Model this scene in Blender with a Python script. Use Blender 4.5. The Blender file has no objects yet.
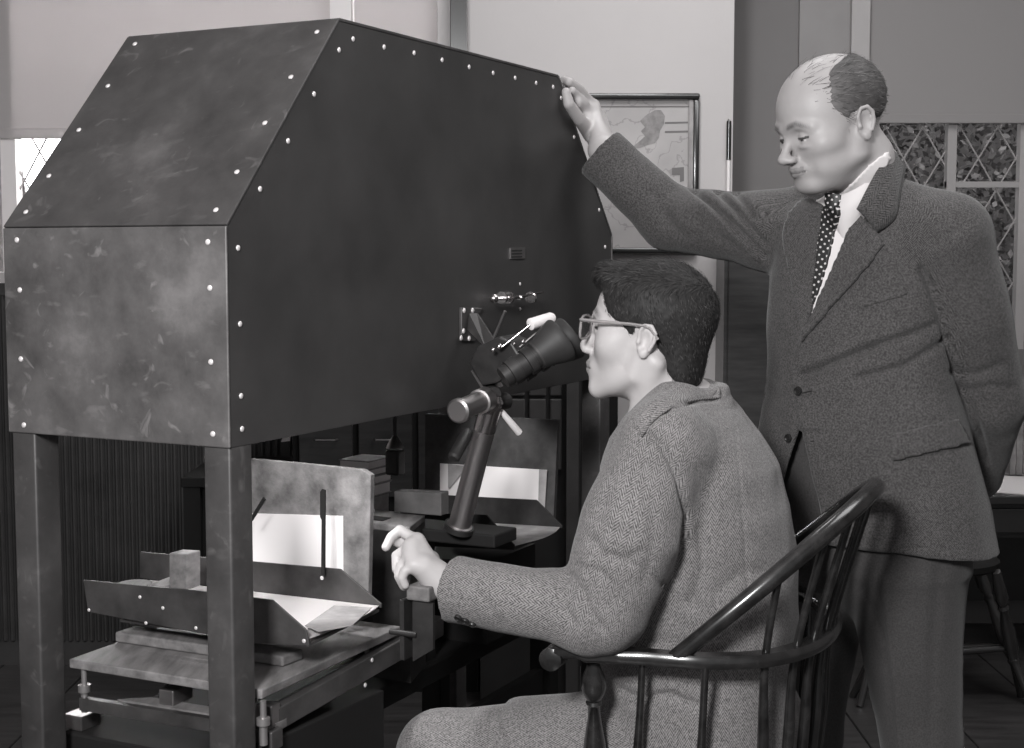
import bpy, bmesh, math, random
import numpy as np
from mathutils import Vector, Matrix, Euler
from mathutils.bvhtree import BVHTree
random.seed(7); np.random.seed(7)
SC = bpy.context.scene
COL = SC.collection
PI = math.pi

# ------------------------------------------------------------------ camera
F_PX, PITCH, EYE = 1450.0, 0.0827, 1.37
cam_data = bpy.data.cameras.new('camera'); cam = bpy.data.objects.new('camera', cam_data)
COL.objects.link(cam); SC.camera = cam
cam_data.sensor_width = 36.0; cam_data.lens = F_PX / 1024 * 36.0
cam.location = (0, 0, EYE); cam.rotation_euler = (PI / 2 - PITCH, 0, 0)
cam_data.clip_start = 0.05

# ------------------------------------------------------------------ world, lamps, exposure
W = bpy.data.worlds.new('world'); SC.world = W; W.use_nodes = True
W.node_tree.nodes['Background'].inputs[0].default_value = (0.97, 0.985, 1.0, 1)
W.node_tree.nodes['Background'].inputs[1].default_value = 0.29
VS = SC.view_settings
VS.view_transform = 'Standard'; VS.look = 'None'; VS.gamma = 1.0; VS.use_curve_mapping = False
VS.exposure = 0.0

def lamp(name, kind, loc, target, power, size=0.3, size_y=None, spot=None):
    d = bpy.data.lights.new(name, kind); o = bpy.data.objects.new(name, d); COL.objects.link(o)
    o.location = loc; d.energy = power
    o.rotation_euler = (Vector(target) - Vector(loc)).to_track_quat('-Z', 'Y').to_euler()
    if kind == 'AREA':
        d.size = size
        if size_y: d.shape = 'RECTANGLE'; d.size_y = size_y
    elif kind in ('POINT', 'SPOT'):
        d.shadow_soft_size = size
        if spot: d.spot_size = spot; d.spot_blend = 0.4
    return o
lamp('flash_lamp', 'AREA', (-0.55, 0.0, 2.05), (0.25, 2.5, 1.15), 88, 0.40)
lamp('wall_fill', 'AREA', (0.5, 3.55, 2.85), (0.35, 4.6, 0.9), 22, 0.9)  # unseen fill light, added to brighten the back wall
lamp('floor_fill', 'AREA', (1.5, 2.7, 2.85), (1.5, 3.4, 0.0), 24, 1.2)  # added overhead fill without a fixture, lifts the floor on the right
lamp('daylight_left', 'AREA', (-1.1, 5.5, 2.3), (-1.1, 4.5, 2.0), 85, 1.6)
lamp('daylight_right', 'AREA', (2.2, 6.2, 3.4), (2.4, 7.6, 1.4), 60, 2.4)

# ------------------------------------------------------------------ pixel -> point at depth Y (real metres), and back
CT, ST = math.cos(PITCH), math.sin(PITCH)
def ray(px, py):
    x, y = (px - 512) / F_PX, -(py - 374) / F_PX
    return Vector((x, CT + y * ST, -ST + y * CT))
def at(px, py, Y):
    r = ray(px, py); return Vector((0, 0, EYE)) + r * (Y / r.y)
def to_px(P):
    P = np.asarray(P, float); v = P - np.array([0, 0, EYE])
    d = v[:, 1] * CT - v[:, 2] * ST; u = v[:, 1] * ST + v[:, 2] * CT
    return np.stack([512 + F_PX * v[:, 0] / d, 374 - F_PX * u / d], 1)

# ------------------------------------------------------------------ materials (a black and white world with a faint warm tone)
def tone(v): return (v, v * 0.955, v * 0.955, 1)
MATS = {}
def mat(name, v, rough=0.6, metal=0.0, spec=0.5, coat=0.0, noise=0.0, nscale=8.0, stretch=(1, 1, 1), v2=None,
        bump=0.0, bscale=60.0, coord='Object', detail=6.0):
    m = bpy.data.materials.new(name); m.use_nodes = True; nt = m.node_tree; N = nt.nodes; L = nt.links
    b = N['Principled BSDF']; b.inputs['Base Color'].default_value = tone(v)
    b.inputs['Roughness'].default_value = rough; b.inputs['Metallic'].default_value = metal
    b.inputs['Specular IOR Level'].default_value = spec; b.inputs['Coat Weight'].default_value = coat
    b.inputs['Coat Roughness'].default_value = 0.15
    if noise or bump:
        tc = N.new('ShaderNodeTexCoord'); mp = N.new('ShaderNodeMapping'); mp.inputs['Scale'].default_value = stretch
        L.new(tc.outputs[coord], mp.inputs['Vector'])
    if noise:
        nz = N.new('ShaderNodeTexNoise'); nz.inputs['Scale'].default_value = nscale; nz.inputs['Detail'].default_value = detail
        nz.inputs['Roughness'].default_value = 0.6
        L.new(mp.outputs[0], nz.inputs['Vector'])
        cr = N.new('ShaderNodeValToRGB'); lo = max(0.0, v * (1 - noise)); hi = v2 if v2 is not None else v * (1 + noise)
        cr.color_ramp.elements[0].position = 0.3; cr.color_ramp.elements[0].color = tone(lo)
        cr.color_ramp.elements[1].position = 0.72; cr.color_ramp.elements[1].color = tone(hi)
        L.new(nz.outputs['Fac'], cr.inputs[0]); L.new(cr.outputs[0], b.inputs['Base Color'])
    if bump:
        n2 = N.new('ShaderNodeTexNoise'); n2.inputs['Scale'].default_value = bscale; n2.inputs['Detail'].default_value = 4
        L.new(mp.outputs[0], n2.inputs['Vector'])
        bp = N.new('ShaderNodeBump'); bp.inputs['Strength'].default_value = bump; bp.inputs['Distance'].default_value = 0.003
        L.new(n2.outputs['Fac'], bp.inputs['Height']); L.new(bp.outputs[0], b.inputs['Normal'])
    MATS[name] = m; return m

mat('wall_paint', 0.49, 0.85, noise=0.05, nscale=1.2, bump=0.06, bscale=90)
mat('alcove_grey', 0.20, 0.85, noise=0.06, nscale=1.0)  # alcove surfaces set to a darker grey than the back wall
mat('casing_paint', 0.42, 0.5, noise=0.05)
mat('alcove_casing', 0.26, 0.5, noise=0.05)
mat('ceiling_paint', 0.6, 0.9)
mat('dark_wood', 0.030, 0.35, coat=0.3, noise=0.5, nscale=6, stretch=(1, 1, 8))
mat('ribbed_wood', 0.034, 0.5, noise=0.4, nscale=5)
mat('black_paint', 0.012, 0.7, spec=0.25)
mat('floor_wood', 0.055, 0.36, noise=0.45, nscale=5, stretch=(1, 7, 1), bump=0.1)
mat('frame_black', 0.012, 0.25, coat=0.5)
mat('steel', 0.30, 0.32, 0.9, noise=0.3, nscale=12)
mat('bright_steel', 0.62, 0.22, 1.0)
mat('brushed_steel', 0.34, 0.36, 0.7, noise=0.15, nscale=20)
mat('cast_dark', 0.035, 0.45, 0.3, noise=0.4, nscale=25)
mat('rubber', 0.028, 0.6, noise=0.25, nscale=30)
mat('white_paper', 0.78, 0.8)
mat('grey_paper', 0.30, 0.8, noise=0.35, nscale=18)
mat('wood_board', 0.17, 0.55, noise=0.45, nscale=5, stretch=(9, 2, 9), bump=0.15, bscale=80)
mat('wood_block', 0.15, 0.6, noise=0.4, nscale=7, stretch=(8, 2, 8))
mat('pressed_board', 0.17, 0.8, noise=0.55, nscale=22, bump=0.2, bscale=200)
mat('dark_board', 0.045, 0.7, noise=0.4, nscale=30)
mat('plate_metal', 0.075, 0.42, 0.45, noise=0.6, nscale=9, bump=0.05)
mat('screw_metal', 0.80, 0.3, 0.35)
mat('chair_wood', 0.018, 0.27, coat=0.5, noise=0.7, nscale=7, stretch=(5, 5, 5))
mat('outside_plaster', 0.42, 0.9)
mat('stool_wood', 0.045, 0.25, coat=0.6)
mat('desk_wood', 0.026, 0.35, coat=0.3, noise=0.3, nscale=6)

# ------------------------------------------------------------------ mesh helpers
ORG = {}
def setp(o, label=None, cat=None, group=None, kind=None):
    for k, v in (('label', label), ('category', cat), ('group', group), ('kind', kind)):
        if v: o[k] = v
    return o
def thing(name, loc, label, cat, group=None):
    o = bpy.data.objects.new(name, None); COL.objects.link(o); o.location = loc; o.empty_display_size = 0.05
    ORG[o.name] = Vector(loc); return setp(o, label, cat, group)
def put(name, me, m, parent=None, smooth=False, **kw):
    o = bpy.data.objects.new(name, me); COL.objects.link(o)
    if m is not None:
        me.materials.append(MATS[m] if isinstance(m, str) else m)
    if parent is not None:
        o.parent = parent; org = ORG[parent.name]; ORG[o.name] = org.copy()
        me.transform(Matrix.Translation(-org))
    else:
        ORG[o.name] = Vector((0, 0, 0))
    if smooth:
        me.polygons.foreach_set('use_smooth', [True] * len(me.polygons))
    return setp(o, **kw)

class MB:
    """collects solid shapes; build() links them as one mesh"""
    def __init__(s): s.bm = bmesh.new()
    def _xf(s, vs, M):
        for v in vs: v.co = M @ v.co
    def box(s, c, size, M=None, bev=0.0, seg=2):
        r = bmesh.ops.create_cube(s.bm, size=1.0); vs = r['verts']
        for v in vs: v.co = Vector((v.co.x * size[0], v.co.y * size[1], v.co.z * size[2]))
        if bev:
            es = list({e for v in vs for e in v.link_edges})
            g = bmesh.ops.bevel(s.bm, geom=es, offset=bev, segments=seg, affect='EDGES', profile=0.5)
            vs = list({v for f in g['faces'] for v in f.verts} | {v for v in vs if v.is_valid})
        T = Matrix.Translation(Vector(c)) @ (M.to_4x4() if M is not None else Matrix.Identity(4))
        s._xf(vs, T); return s
    def prism(s, pts, thick, bev=0.0):
        """polygon (3-D points) swept along the vector thick"""
        t = Vector(thick)
        a = [s.bm.verts.new(Vector(p)) for p in pts]; b = [s.bm.verts.new(Vector(p) + t) for p in pts]
        fs = [s.bm.faces.new(a[::-1]), s.bm.faces.new(b)]
        n = len(pts)
        for i in range(n):
            fs.append(s.bm.faces.new((a[i], a[(i + 1) % n], b[(i + 1) % n], b[i])))
        if bev:
            es = list({e for f in fs for e in f.edges})
            bmesh.ops.bevel(s.bm, geom=es, offset=bev, segments=2, affect='EDGES', profile=0.5)
        return s
    def ring(s, rings, cap=True, closed=False):
        """loft between rings of points"""
        R = [[s.bm.verts.new(Vector(p)) for p in r] for r in rings]
        n = len(R[0]); k = len(R)
        for i in range(k if closed else k - 1):
            A, B = R[i], R[(i + 1) % k]
            for j in range(n):
                s.bm.faces.new((A[j], A[(j + 1) % n], B[(j + 1) % n], B[j]))
        if cap and not closed:
            s.bm.faces.new(R[0][::-1]); s.bm.faces.new(R[-1])
        return s
    def cyl(s, a, b, r, r2=None, n=20): return s.lathe(a, b, [(0, r), (1, r if r2 is None else r2)], n)
    def lathe(s, a, b, prof, n=20):
        a, b = Vector(a), Vector(b); d = (b - a); u = d.normalized()
        e = u.orthogonal().normalized(); f = u.cross(e)
        return s.ring([[a + d * t + (e * math.cos(2 * PI * i / n) + f * math.sin(2 * PI * i / n)) * max(r, 1e-4) for i in range(n)] for t, r in prof])
    def tube(s, pts, r, n=10, closed=False, flat=1.0, up=None):
        pts = [Vector(p) for p in pts]; k = len(pts); rings = []
        rr = r if isinstance(r, (list, tuple)) else [r] * k
        pe = None
        for i, p in enumerate(pts):
            t = (pts[(i + 1) % k] - pts[i - 1]) if closed else (pts[min(i + 1, k - 1)] - pts[max(i - 1, 0)])
            t.normalize()
            if up is not None: e = t.cross(Vector(up)).normalized()
            elif pe is None: e = t.orthogonal().normalized()
            else: e = (pe - t * pe.dot(t)).normalized()
            pe = e; f = t.cross(e)
            rings.append([p + e * math.cos(2 * PI * j / n) * rr[i] + f * math.sin(2 * PI * j / n) * rr[i] * flat for j in range(n)])
        return s.ring(rings, closed=closed)
    def ball(s, c, r, sc=(1, 1, 1), u=16, v=10):
        g = bmesh.ops.create_uvsphere(s.bm, u_segments=u, v_segments=v, radius=r)
        for w in g['verts']: w.co = Vector((w.co.x * sc[0], w.co.y * sc[1], w.co.z * sc[2])) + Vector(c)
        return s
    def build(s, name, m, parent=None, smooth=False, **kw):
        bmesh.ops.recalc_face_normals(s.bm, faces=s.bm.faces)
        me = bpy.data.meshes.new(name); s.bm.to_mesh(me); s.bm.free()
        o = put(name, me, m, parent, smooth, **kw)
        if smooth:
            try: me.set_sharp_from_angle(angle=math.radians(38))
            except Exception: pass
        return o
def bez(p0, p1, p2, p3, n=12):
    P = [Vector(p) for p in (p0, p1, p2, p3)]
    return [P[0] * (1 - t) ** 3 + P[1] * 3 * t * (1 - t) ** 2 + P[2] * 3 * t * t * (1 - t) + P[3] * t ** 3 for t in [i / n for i in range(n + 1)]]
def spline(pts, m=8, closed=False):
    """Catmull-Rom through the points"""
    P = [Vector(p) for p in pts]; k = len(P); out = []
    for i in range(k if closed else k - 1):
        g = (lambda j: P[j % k]) if closed else (lambda j: P[max(0, min(k - 1, j))])
        a, b, c, d = g(i - 1), g(i), g(i + 1), g(i + 2)
        for q in range(m):
            t = q / m
            out.append(0.5 * ((2 * b) + (c - a) * t + (2 * a - 5 * b + 4 * c - d) * t * t + (3 * b - a - 3 * c + d) * t ** 3))
    if not closed: out.append(P[-1])
    return out
# ================================================================== THE ROOM
YB, YA = 4.80, 5.30                     # back wall plane, deeper alcove plane
def slab(name, lo, hi, m, parent=None, bev=0.0, **kw):
    lo, hi = Vector(lo), Vector(hi)
    return MB().box((lo + hi) / 2, hi - lo, bev=bev).build(name, m, parent, **kw)
def st(name, lo, hi, m): return slab(name, lo, hi, m, kind='structure')

floor = st('floor', (-3.2, -0.6, -0.1), (3.4, 5.4, -0.004), 'black_paint')
fb = None
nb = 0
for i in range(22):                     # floorboards run away from the camera
    x = -3.2 + i * 0.3
    o = slab('floorboard', (x + 0.003, -0.6, -0.02), (x + 0.297, 5.3, 0), 'floor_wood', floor, bev=0.002)
ceil = st('ceiling', (-3.2, -0.6, 2.95), (3.4, 5.4, 3.05), 'ceiling_paint')
st('wall_left', (-3.3, -0.6, 0), (-3.2, 5.0, 2.95), 'wall_paint')
st('wall_right', (3.4, -0.6, 0), (3.5, 5.5, 2.95), 'alcove_grey')
# back wall: light plaster between the windows and the alcove
X0, X1 = -0.20, at(733, 120, YB).x
st('wall_back', (X0, YB, 0), (X1, YB + 0.5, 2.95), 'wall_paint')
st('wall_back_left', (-3.2, YB, 0), (X0, YB + 0.12, 1.30), 'wall_paint')
st('wall_back_over', (-3.2, YB, 2.75), (X0, YB + 0.12, 2.95), 'wall_paint')
st('wall_alcove', (X1, YA, 0), (at(798, 60, YA).x, YA + 0.1, 2.95), 'alcove_grey')
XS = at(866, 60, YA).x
st('wall_alcove_low', (at(798, 60, YA).x, YA, 0), (3.4, YA + 0.1, 1.02), 'alcove_grey')
st('wall_alcove_over', (at(798, 60, YA).x, YA, 2.7), (3.4, YA + 0.1, 2.95), 'alcove_grey')

# ---- left window: casings, shade, leaded panes
XL0, XL1 = -2.6, at(331, 10, YB).x
XM = at(352, 10, YB).x; XR = at(438, 10, YB).x
w1 = thing('window_1', (-1.5, YB, 1.3), None, None); w1['kind'] = 'structure'
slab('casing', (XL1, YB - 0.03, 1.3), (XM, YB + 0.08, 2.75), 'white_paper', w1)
slab('casing', (XR, YB - 0.03, 1.3), (X0, YB + 0.08, 2.75), 'casing_paint', w1)
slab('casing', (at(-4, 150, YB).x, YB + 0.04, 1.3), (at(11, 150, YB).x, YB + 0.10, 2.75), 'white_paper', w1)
slab('window_sill', (-2.7, YB - 0.07, 1.27), (X0, YB + 0.10, 1.31), 'casing_paint', w1, bev=0.004)
gm = bpy.data.materials.new('pane_glass'); gm.use_nodes = True
_b = gm.node_tree.nodes['Principled BSDF']; _b.inputs['Base Color'].default_value = (0.9, 0.9, 0.9, 1)
_b.inputs['Transmission Weight'].default_value = 1.0; _b.inputs['Roughness'].default_value = 0.05; _b.inputs['IOR'].default_value = 1.05
MATS['pane_glass'] = gm
mat('lead_came', 0.30, 0.5)
mat('lead_pale', 0.36, 0.6)
slab('glass', (-2.6, YB + 0.085, 1.3), (X0, YB + 0.089, 2.75), 'pane_glass', w1)
def lattice(x0, x1, z0, z1, y, pw, ph, r, m, parent, xa_=0.0, za_=0.0):
    """diamond lead cames across a window, clipped to its opening"""
    b = MB(); k = ph / pw
    for sgn in (1, -1):
        for i in range(-60, 60):
            xs = xa_ + i * pw
            p = []
            for z in (z0, z1): p.append((xs + sgn * (z - za_) / k, z))
            (xa, za), (xb, zb) = p
            # clip to x0..x1
            t0, t1 = 0.0, 1.0; d = xb - xa
            for lim, side in ((x0, 1), (x1, -1)):
                fa = (xa - lim) * side; fbb = (xb - lim) * side
                if fa < 0 and fbb < 0: t0, t1 = 1, 0; break
                if fa < 0: t0 = max(t0, fa / (fa - fbb))
                if fbb < 0: t1 = min(t1, fa / (fa - fbb))
            if t1 - t0 > 0.02:
                A = (xa + d * t0, y, za + (zb - za) * t0); B = (xa + d * t1, y, za + (zb - za) * t1)
                b.cyl(A, B, r, n=5)
    return b.build('lead_lattice', m, parent, kind='stuff')
lattice(-2.6, XL1, 1.31, 2.0, YB + 0.08, 0.105, 0.19, 0.0035, 'lead_pale', w1)
# translucent roller shades
def shade_mat(name, v, tr):
    m = bpy.data.materials.new(name); m.use_nodes = True; nt = m.node_tree; N = nt.nodes; L = nt.links
    b = N['Principled BSDF']; b.inputs['Base Color'].default_value = tone(v); b.inputs['Roughness'].default_value = 0.9
    t = N.new('ShaderNodeBsdfTranslucent'); t.inputs['Color'].default_value = tone(v)
    mx = N.new('ShaderNodeMixShader'); mx.inputs[0].default_value = tr
    tc = N.new('ShaderNodeTexCoord'); w = N.new('ShaderNodeTexNoise'); w.inputs['Scale'].default_value = 60
    L.new(tc.outputs['Object'], w.inputs['Vector'])
    bp = N.new('ShaderNodeBump'); bp.inputs['Strength'].default_value = 0.1; bp.inputs['Distance'].default_value = 0.002
    L.new(w.outputs['Fac'], bp.inputs['Height']); L.new(bp.outputs[0], b.inputs['Normal'])
    L.new(b.outputs[0], mx.inputs[1]); L.new(t.outputs[0], mx.inputs[2]); L.new(mx.outputs[0], N['Material Output'].inputs[0])
    MATS[name] = m
shade_mat('pale_shade', 0.55, 0.35); shade_mat('dark_shade', 0.32, 0.1)
def shade(x0, x1, y, z0, z1, m, label):
    t = thing('window_shade', ((x0 + x1) / 2, y, z0), label, 'window shade')
    slab('shade_cloth', (x0, y - 0.001, z0 + 0.03), (x1, y + 0.001, z1), m, t)
    MB().box(((x0 + x1) / 2, y, z0 + 0.016), (x1 - x0, 0.012, 0.034), bev=0.004).build('hem_bar', m, t)
    MB().cyl((x0, y + 0.012, z1), (x1, y + 0.012, z1), 0.02, n=12).build('roller', m, t)
zs = at(20, 138, YB).z
shade(-2.6, XL1 - 0.004, YB + 0.03, zs, 2.72, 'pale_shade', 'pale roller shade half drawn over the left window')
shade(XM + 0.004, XR - 0.004, YB + 0.03, zs - 0.2, 2.72, 'pale_shade', 'narrow pale roller shade behind the top of the black hood')
# dark upright post at the corner of plaster wall and window
xp0, xp1 = at(451, 30, YB - 0.06).x, at(467, 30, YB - 0.06).x
st('trim_1', (xp0, YB - 0.08, 0.0), (xp1, YB - 0.001, 2.95), 'frame_black')
# snow-bright yard wall seen through the left panes
st('exterior_wall', (-4.0, 6.3, -0.2), (0.4, 6.4, 3.6), 'outside_plaster')

# ---- dark ribbed wainscot under the left window
wains = st('trim_2', (-3.2, YB - 0.05, 0), (at(292, 440, YB).x, YB - 0.002, 1.27), 'ribbed_wood')
b = MB(); x = -2.6
while x < at(292, 440, YB).x - 0.02:
    b.box((x, YB - 0.055, 0.66), (0.017, 0.016, 1.16), bev=0.006, seg=1); x += 0.024
b.build('rib', 'ribbed_wood', wains, kind='stuff')
st('trim_3', (-3.2, YB - 0.075, 1.235), (at(292, 440, YB).x, YB - 0.03, 1.275), 'dark_wood')

# ---- right window in the alcove
w2 = thing('window_2', (2.2, YA, 1.0), None, None); w2['kind'] = 'structure'
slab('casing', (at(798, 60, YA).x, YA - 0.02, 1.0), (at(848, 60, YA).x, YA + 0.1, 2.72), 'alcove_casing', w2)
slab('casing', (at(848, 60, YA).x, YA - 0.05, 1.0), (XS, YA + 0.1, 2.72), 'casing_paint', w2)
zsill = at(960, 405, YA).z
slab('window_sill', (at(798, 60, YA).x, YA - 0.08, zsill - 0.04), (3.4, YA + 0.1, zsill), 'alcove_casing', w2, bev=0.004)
slab('mullion', (at(944, 200, YA + 0.06).x, YA + 0.03, zsill), (at(953, 200, YA + 0.06).x, YA + 0.07, 2.7), 'lead_pale', w2)
slab('mullion', (at(1016, 200, YA + 0.06).x, YA + 0.03, zsill), (at(1025, 200, YA + 0.06).x, YA + 0.07, 2.7), 'casing_paint', w2)
slab('glazing_bar', (at(944, 200, YA + 0.06).x, YA + 0.035, at(960, 187, YA).z), (at(1025, 200, YA + 0.06).x, YA + 0.06, at(960, 181, YA).z), 'lead_pale', w2)
slab('glass', (XS, YA + 0.075, zsill), (3.4, YA + 0.079, 2.7), 'pane_glass', w2)
zt = at(950, 122, YA).z
lattice(XS, 2.9, zsill, zt + 0.06, YA + 0.06, 0.137, 0.229, 0.0030, 'lead_pale', w2, at(923, 127, YA + 0.06).x, at(923, 127, YA + 0.06).z)
shade(XS + 0.005, 3.2, YA - 0.01, zt - 0.005, 2.68, 'dark_shade', 'dark roller shade drawn low over the leaded window behind the standing man')
mat('hedge_leaf', 0.20, 0.9, noise=0.25, nscale=9)
hd = MB(); rng = random.Random(3)
for i in range(26000):                   # loose hedge outside the leaded window
    c = Vector((rng.uniform(1.2, 4.8), 7.6 + rng.uniform(-.25, .25), rng.uniform(0.3, 2.9)))
    d = Vector((rng.gauss(0, 1), rng.gauss(0, 1), rng.gauss(0, 1))).normalized() * 0.026
    e = d.cross(Vector((rng.gauss(0, 1), rng.gauss(0, 1), 1))).normalized() * 0.015
    vs = [hd.bm.verts.new(p) for p in (c - d, c + e, c + d, c - e)]; hd.bm.faces.new(vs)
hd.build('hedge', 'hedge_leaf', kind='stuff', label='clipped leafy hedge outside the leaded window', cat='hedge')
st('exterior_wall_right', (1.0, 8.0, -0.2), (5.2, 8.1, 3.2), 'casing_paint')

# ---- framed map on the plaster wall
def map_mat():
    m = bpy.data.materials.new('map_print'); m.use_nodes = True; nt = m.node_tree; N = nt.nodes; L = nt.links
    b = N['Principled BSDF']; b.inputs['Roughness'].default_value = 0.7
    tc = N.new('ShaderNodeTexCoord')
    n1 = N.new('ShaderNodeTexNoise'); n1.inputs['Scale'].default_value = 3.2; n1.inputs['Detail'].default_value = 9
    L.new(tc.outputs['Object'], n1.inputs['Vector'])
    # coast lines: thin dark line where the noise crosses a level
    def line(level, w):
        s = N.new('ShaderNodeMath'); s.operation = 'SUBTRACT'; s.inputs[1].default_value = level; L.new(n1.outputs['Fac'], s.inputs[0])
        a = N.new('ShaderNodeMath'); a.operation = 'ABSOLUTE'; L.new(s.outputs[0], a.inputs[0])
        d = N.new('ShaderNodeMath'); d.operation = 'LESS_THAN'; d.inputs[1].default_value = w; L.new(a.outputs[0], d.inputs[0]); return d
    l1, l2 = line(0.54, 0.0035), line(0.44, 0.0025)
    mx = N.new('ShaderNodeMath'); mx.operation = 'MAXIMUM'; L.new(l1.outputs[0], mx.inputs[0]); L.new(l2.outputs[0], mx.inputs[1])
    cr = N.new('ShaderNodeValToRGB'); cr.color_ramp.elements[0].position = 0.42; cr.color_ramp.elements[0].color = tone(0.43)
    cr.color_ramp.elements[1].position = 0.75; cr.color_ramp.elements[1].color = tone(0.28); L.new(n1.outputs['Fac'], cr.inputs[0])
    mc = N.new('ShaderNodeMixRGB'); mc.inputs['Color2'].default_value = tone(0.2); L.new(cr.outputs[0], mc.inputs['Color1'])
    ml = N.new('ShaderNodeMath'); ml.operation = 'MULTIPLY'; ml.inputs[1].default_value = 0.5; L.new(mx.outputs[0], ml.inputs[0])
    L.new(ml.outputs[0], mc.inputs[0]); L.new(mc.outputs[0], b.inputs['Base Color'])
    MATS['map_print'] = m
map_mat(); mat('map_land', 0.24, 0.8, noise=0.3, nscale=40); mat('map_ink', 0.16, 0.8)
YP = YB - 0.035
fx0, fx1 = at(480, 100, YP).x, at(700, 100, YP).x
fz0, fz1 = at(650, 254, YP).z, at(650, 93, YP).z
fr = thing('framed_map', ((fx0 + fx1) / 2, YB, (fz0 + fz1) / 2), 'thin black picture frame with a printed map, hung on the pale wall', 'picture')
fw = 0.021
for lo, hi in (((fx0, fz1 - fw), (fx1, fz1)), ((fx0, fz0), (fx1, fz0 + fw)), ((fx0, fz0 + fw), (fx0 + fw, fz1 - fw)), ((fx1 - fw, fz0 + fw), (fx1, fz1 - fw))):
    MB().box(((lo[0] + hi[0]) / 2, YB - 0.019, (lo[1] + hi[1]) / 2), (hi[0] - lo[0], 0.036, hi[1] - lo[1]), bev=0.006).build('frame_rail', 'frame_black', fr, smooth=True)
slab('inner_lip', (fx1 - fw - 0.012, YB - 0.022, fz0 + fw), (fx1 - fw, YB - 0.012, fz1 - fw), 'steel', fr)
mp = slab('map_sheet', (fx0 + fw, YB - 0.010, fz0 + fw), (fx1 - fw, YB - 0.004, fz1 - fw), 'map_print', fr)
def flat_on_map(name, px, m, lift):
    P = [at(x, y, YB - 0.011 - lift) for x, y in px]
    return MB().prism(P, (0, 0.001, 0)).build(name, m, mp)
flat_on_map('map_land', [(640, 121), (645, 116), (650, 113), (655, 110), (661, 110), (665, 116), (664, 124), (660, 131), (659, 138), (655, 143), (647, 145), (640, 148), (630, 149), (641, 140), (645, 136), (641, 131), (645, 127)], 'map_land', 0.0005)
for yy in (122, 131):
    flat_on_map('map_line', [(665, yy), (688, yy - 0.5), (688, yy + 1.2), (665, yy + 1.7)], 'map_ink', 0.0008)
flat_on_map('map_block', [(672, 168), (684, 167), (684, 181), (680, 182), (680, 175), (672, 175)], 'map_ink', 0.0008)
flat_on_map('map_line', [(596, 106), (692, 106), (692, 107.2), (596, 107.2)], 'map_ink', 0.0008)
flat_on_map('map_line', [(628, 205), (640, 199), (648, 210), (656, 220), (664, 236), (650, 240), (640, 232), (646, 222), (634, 212)], 'map_land', 0.0006)
# thin rod hung on the wall edge, dark above, pale below
YQ = YB - 0.012; xq = at(728.5, 160, YQ).x
pl = thing('hanging_rod', (xq, YQ, at(728, 222, YQ).z), 'slim dark-topped rod hung on the wall edge where the pale wall meets the alcove', 'rod')
MB().cyl((xq, YQ, at(728, 222, YQ).z), (xq, YQ, at(728, 160, YQ).z), 0.006, n=10).build('rod_shaft', 'white_paper', pl, smooth=True)
MB().cyl((xq, YQ, at(728, 160, YQ).z), (xq, YQ, at(728, 121, YQ).z), 0.008, n=10).build('rod_grip', 'frame_black', pl, smooth=True)
MB().tube([(xq, YB, at(728, 119, YQ).z), (xq, YQ, at(728, 120, YQ).z), (xq, YQ, at(728, 123, YQ).z)], 0.002, 6).build('hook', 'frame_black', pl)

# tall dark cupboard in the alcove, behind the standing man
ck = thing('cupboard', (at(775, 300, 4.6).x, 4.75, 0), 'tall dark wooden cupboard behind the standing man', 'cupboard')
cx0, cx1, cz = at(724, 300, 4.6).x, at(850, 300, 4.6).x, at(740, 243, 4.6).z
slab('carcass', (cx0, 4.6, 0.0), (cx1, 4.78, cz - 0.02), 'dark_wood', ck)
slab('top_board', (cx0 - 0.004, 4.585, cz - 0.02), (cx1 + 0.01, 4.79, cz), 'dark_wood', ck, bev=0.004)
for i in range(2):
    xa = cx0 + 0.012 + i * (cx1 - cx0 - 0.012) / 2
    d = slab('door', (xa, 4.588, 0.08), (xa + (cx1 - cx0) / 2 - 0.018, 4.6, cz - 0.04), 'dark_wood', ck, bev=0.003)
    MB().ball((xa + (0.03 if i else (cx1 - cx0) / 2 - 0.05), 4.578, 0.8), 0.012).build('knob', 'steel', d, smooth=True)

# ---- desk with papers at the far right
DY0, DY1, DZ = 4.58, 5.19, 0.60
dx0 = at(948, 500, DY0).x
dk = thing('table', (2.0, 4.9, 0), 'low dark wooden table under the leaded window behind the standing man', 'table')
slab('desk_top', (dx0, DY0, DZ - 0.03), (3.2, DY1, DZ), 'desk_wood', dk, bev=0.005)
slab('apron', (dx0 + 0.03, DY0 + 0.03, DZ - 0.14), (3.15, DY0 + 0.05, DZ - 0.03), 'desk_wood', dk)
dr = slab('drawer', (at(985, 500, DY0).x, DY0 + 0.018, DZ - 0.125), (at(1100, 500, DY0).x, DY0 + 0.03, DZ - 0.045), 'desk_wood', dk, bev=0.004)
MB().ball((at(1045, 500, DY0).x, DY0 + 0.01, DZ - 0.1), 0.014).build('knob', 'steel', dr, smooth=True)
for x, y in ((dx0 + 0.05, DY0 + 0.06), (3.1, DY0 + 0.06), (dx0 + 0.05, DY1 - 0.06), (3.1, DY1 - 0.06)):
    MB().box((x, y, (DZ - 0.03) / 2), (0.05, 0.05, DZ - 0.03), bev=0.004).build('leg', 'desk_wood', dk)
slab('back_panel', (dx0 + 0.04, DY1 - 0.03, 0.12), (3.15, DY1 - 0.01, DZ - 0.03), 'desk_wood', dk)
def sheet(pts, z, label, m='white_paper', name='paper_sheet', th=0.003):
    P = [Vector((p[0], p[1], z)) for p in pts]
    return MB().prism(P, (0, 0, th)).build(name, m, label=label, cat='paper')
def ondesk(px, py):
    r = ray(px, py); k = (DZ - EYE) / r.z; return (r.x * k, r.y * k)
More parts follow.
